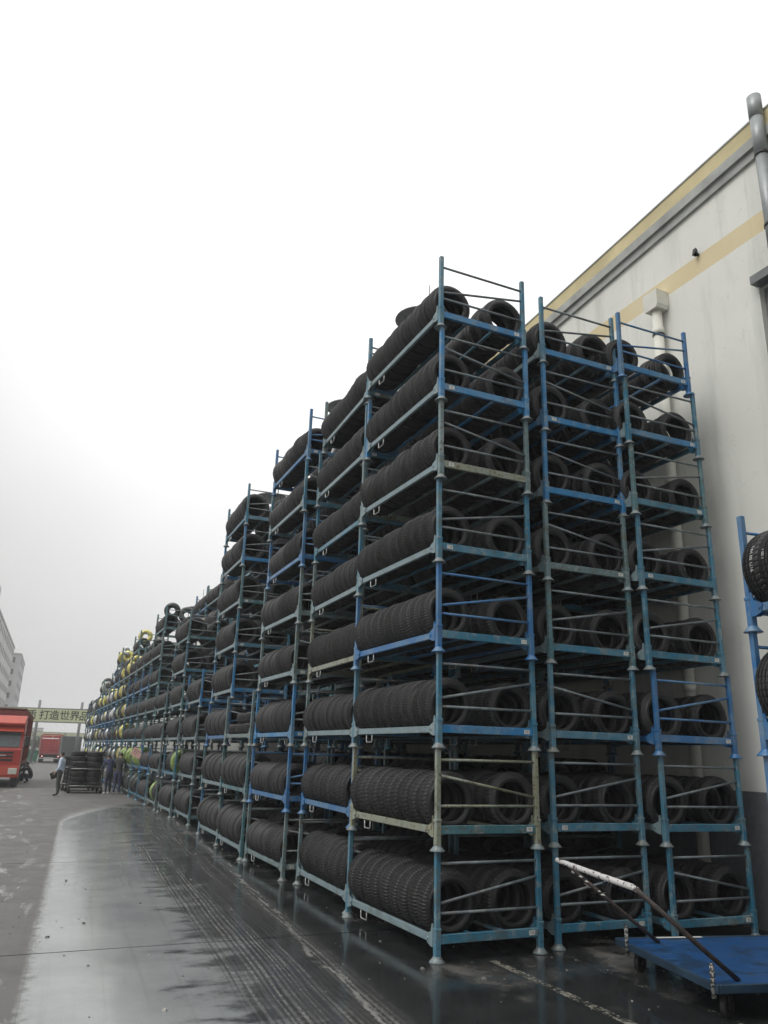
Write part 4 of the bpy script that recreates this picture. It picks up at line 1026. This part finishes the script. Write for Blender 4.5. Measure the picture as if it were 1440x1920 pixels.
cx0 = [(-2.83, '质'), (-1.71, '打'), (-.83, '造'), (.10, '世'), (1.0, '界'), (1.86, '品')]
banner(-7.5, 4.3, 75., 3.86, 5.10, [(c_, x, zc+.008*x) for x, c_ in cx0], .92, 'cream overhead banner with dark Chinese characters across the road', slope=.16)
banner(-4.5, 13., 205., 3.5, 4.75, [(c_, -1.0+i*1.15, 4.12) for i, c_ in enumerate('员工')]+[(c_, 6.2+i*1.15, 4.12) for i, c_ in enumerate('产品')], .95, 'second fainter cream banner farther down the road')
for i, x in enumerate((-2.14, 1.94)):
    p_ = MB(); p_.lathe([(.16, 0), (.13, 6.2)], 10); p_.lathe([(.3, 0), (.3, .12)], 10)
    tag(p_.build('road_pole', POLE, None, (x, 81.0, 0)), ['left grey pole rising behind the near banner', 'right grey pole rising behind the near banner'][i], 'pole', 'poles behind the banner')

# ------------------------------------------------------------------ buildings at the far left and end of the road
BW = plain('far_render', (.52, .53, .52), .85, 0, .12, .15); BW2 = plain('far_render_grey', (.42, .43, .43), .85, 0, .15, .2); WGLASS = plain('far_window', (.04, .045, .05), .55); BTRIM = plain('far_trim', (.36, .36, .36), .8)
def far_block(name_label, A, B, depth, h, floors, bays, mat, end_bays=0, penthouse=None):
    """wall from A (near) to B (far) seen from the road; block goes away to the left"""
    A, B = Vector((*A, 0)), Vector((*B, 0)); d = (B-A); ln = d.length; d.normalize(); rz = math.atan2(d.y, d.x)-PI/2
    b = empty('apartment_building' if 'apart' in name_label else 'office_building', A, rz); tag(b, name_label, 'building')
    fh = h/floors
    q = MB(); q.box(-depth, 0, 0, ln, 0, h); q.build('wall', mat, b)
    q = MB(); q.box(-depth-.15, .15, -.15, ln+.15, h, h+.45); q.build('roof', BTRIM, b)
    bw = ln/bays
    for f_ in range(floors):
        for k in range(bays):
            y0 = k*bw+bw*.22; y1 = (k+1)*bw-bw*.22; z0 = f_*fh+fh*.28; z1 = f_*fh+fh*.80
            q = MB(); q.box(-.02, .012, y0, y1, z0, z1); w_ = q.build('window', BTRIM, b)
            q = MB(); q.box(.0125, .02, y0+.08, (y0+y1)/2-.04, z0+.08, z1-.08); q.box(.0125, .02, (y0+y1)/2+.04, y1-.08, z0+.08, z1-.08); q.build('pane', WGLASS, w_)
        for k in range(end_bays):
            x0 = -depth+(k+.3)*depth/end_bays; x1 = -depth+(k+.7)*depth/end_bays; z0 = f_*fh+fh*.28; z1 = f_*fh+fh*.80
            q = MB(); q.box(x0, x1, -.06, .02, z0, z1); w_ = q.build('window', BTRIM, b)
            q = MB(); q.box(x0+.12, x1-.12, -.075, -.0605, z0+.12, z1-.12); q.build('pane', WGLASS, w_)
    if penthouse:
        q = MB(); q.box(-depth, -.3, penthouse[0], penthouse[1], h+.45, h+penthouse[2]); q.build('stair_tower', BW2, b)
    return b
far_block('pale apartment block with window rows at the far left', (-10.6, 135), (-7.21, 214.2), 14, 25, 8, 16, BW, 3, (-.0, 16, 4.2))
far_block('second pale apartment block behind the first, narrow end towards us', (-5.45, 228), (-4.24, 260.4), 12, 25, 8, 6, BW2, 3)
far_block('low white office block closing the far end of the road', (6.0, 330), (6.6, 360), 24, 7.5, 2, 4, BW, 8)
# small tree beside the containers
LEAF = NT('leaf_green'); _p = LEAF.n('NewGeometry').outputs['Position']; LEAF = LEAF.fin(LEAF.mix(LEAF.rng(LEAF.noise(_p, 1.3, 4), .3, .7), (.035, .06, .03), (.07, .11, .05)), .6)
BARK = plain('bark', (.07, .055, .045), .9)
tr = empty('street_tree', (-.9, 128, 0)); tag(tr, 'small dark green tree left of the distant truck', 'tree')
q = MB(); q.tube([(0, 0, 0), (.05, 0, 1.0), (.0, .1, 2.0)], [.12, .09, .05], 8)
for k in range(6): a = k*1.05; q.tube([(0, .05, 1.2+.1*k), (.8*math.cos(a), .8*math.sin(a), 2.0+.15*k)], [.05, .015], 5)
q.build('trunk', BARK, tr)
q = MB(); rg = random.Random(9)
for k in range(900):
    u = Vector((rg.gauss(0, 1), rg.gauss(0, 1), rg.gauss(0, 1))).normalized()*(rg.random()**.4); p = Vector((u.x*1.35, u.y*1.35, 2.1+u.z*.95)); p *= 1+.12*mnoise.noise(p*1.7)
    a = Vector((rg.gauss(0, 1), rg.gauss(0, 1), rg.gauss(0, 1))).normalized(); b_ = a.orthogonal().normalized(); s_ = rg.uniform(.08, .16)
    q.add([p-a*s_, p+b_*s_*.6, p+a*s_, p-b_*s_*.6], [(0,1,2,3)])
q.build('crown', LEAF, tr, fix=False)

# ------------------------------------------------------------------ litter and grit on the ground
q = MB(); rg = random.Random(21)
for k in range(420):
    x = rg.uniform(-5.2, 2.6); y = rg.uniform(-3.5, 13.); s_ = rg.uniform(.006, .016) if rg.random() < .93 else rg.uniform(.02, .035); a = rg.uniform(0, 6.28)
    P_ = [(x+s_*math.cos(a+i*1.57)*rg.uniform(.6, 1.2), y+s_*math.sin(a+i*1.57)*rg.uniform(.6, 1.2), .0015) for i in range(4)]
    P_ += [(px*.6+x*.4, py*.6+y*.4, .0015+s_*rg.uniform(.25, .6)) for px, py, _ in P_]
    q.add(P_, [(4,5,6,7),(0,1,5,4),(1,2,6,5),(2,3,7,6),(3,0,4,7)], 0 if rg.random() < .7 else 1)
gr_ = q.build('grit', [plain('grit_stone', (.13, .125, .115), .8), plain('litter_pale', (.34, .33, .30), .7)]); gr_['kind'] = 'stuff'; gr_['label'] = 'grit and scraps scattered over the wet ground'
# ------------------------------------------------------------------ haze
hz = MB(); hz.box(-640, 640, -58, 650, -1.0, 30.0)
HZ = bpy.data.materials.new('haze'); HZ.use_nodes = True; _t = HZ.node_tree
_t.nodes.remove(_t.nodes['Principled BSDF']); pv = _t.nodes.new('ShaderNodeVolumePrincipled')
pv.inputs['Color'].default_value = (.97, .98, .98, 1); pv.inputs['Density'].default_value = HAZE_D if 'HAZE_D' in globals() else .0011
pv.inputs['Anisotropy'].default_value = .2
_t.links.new(pv.outputs[0], _t.nodes['Material Output'].inputs['Volume'])
SC.cycles.volume_bounces = 2
ho = hz.build('haze', HZ); ho['kind'] = 'stuff'; ho['label'] = 'thin grey haze in the air over the whole yard'
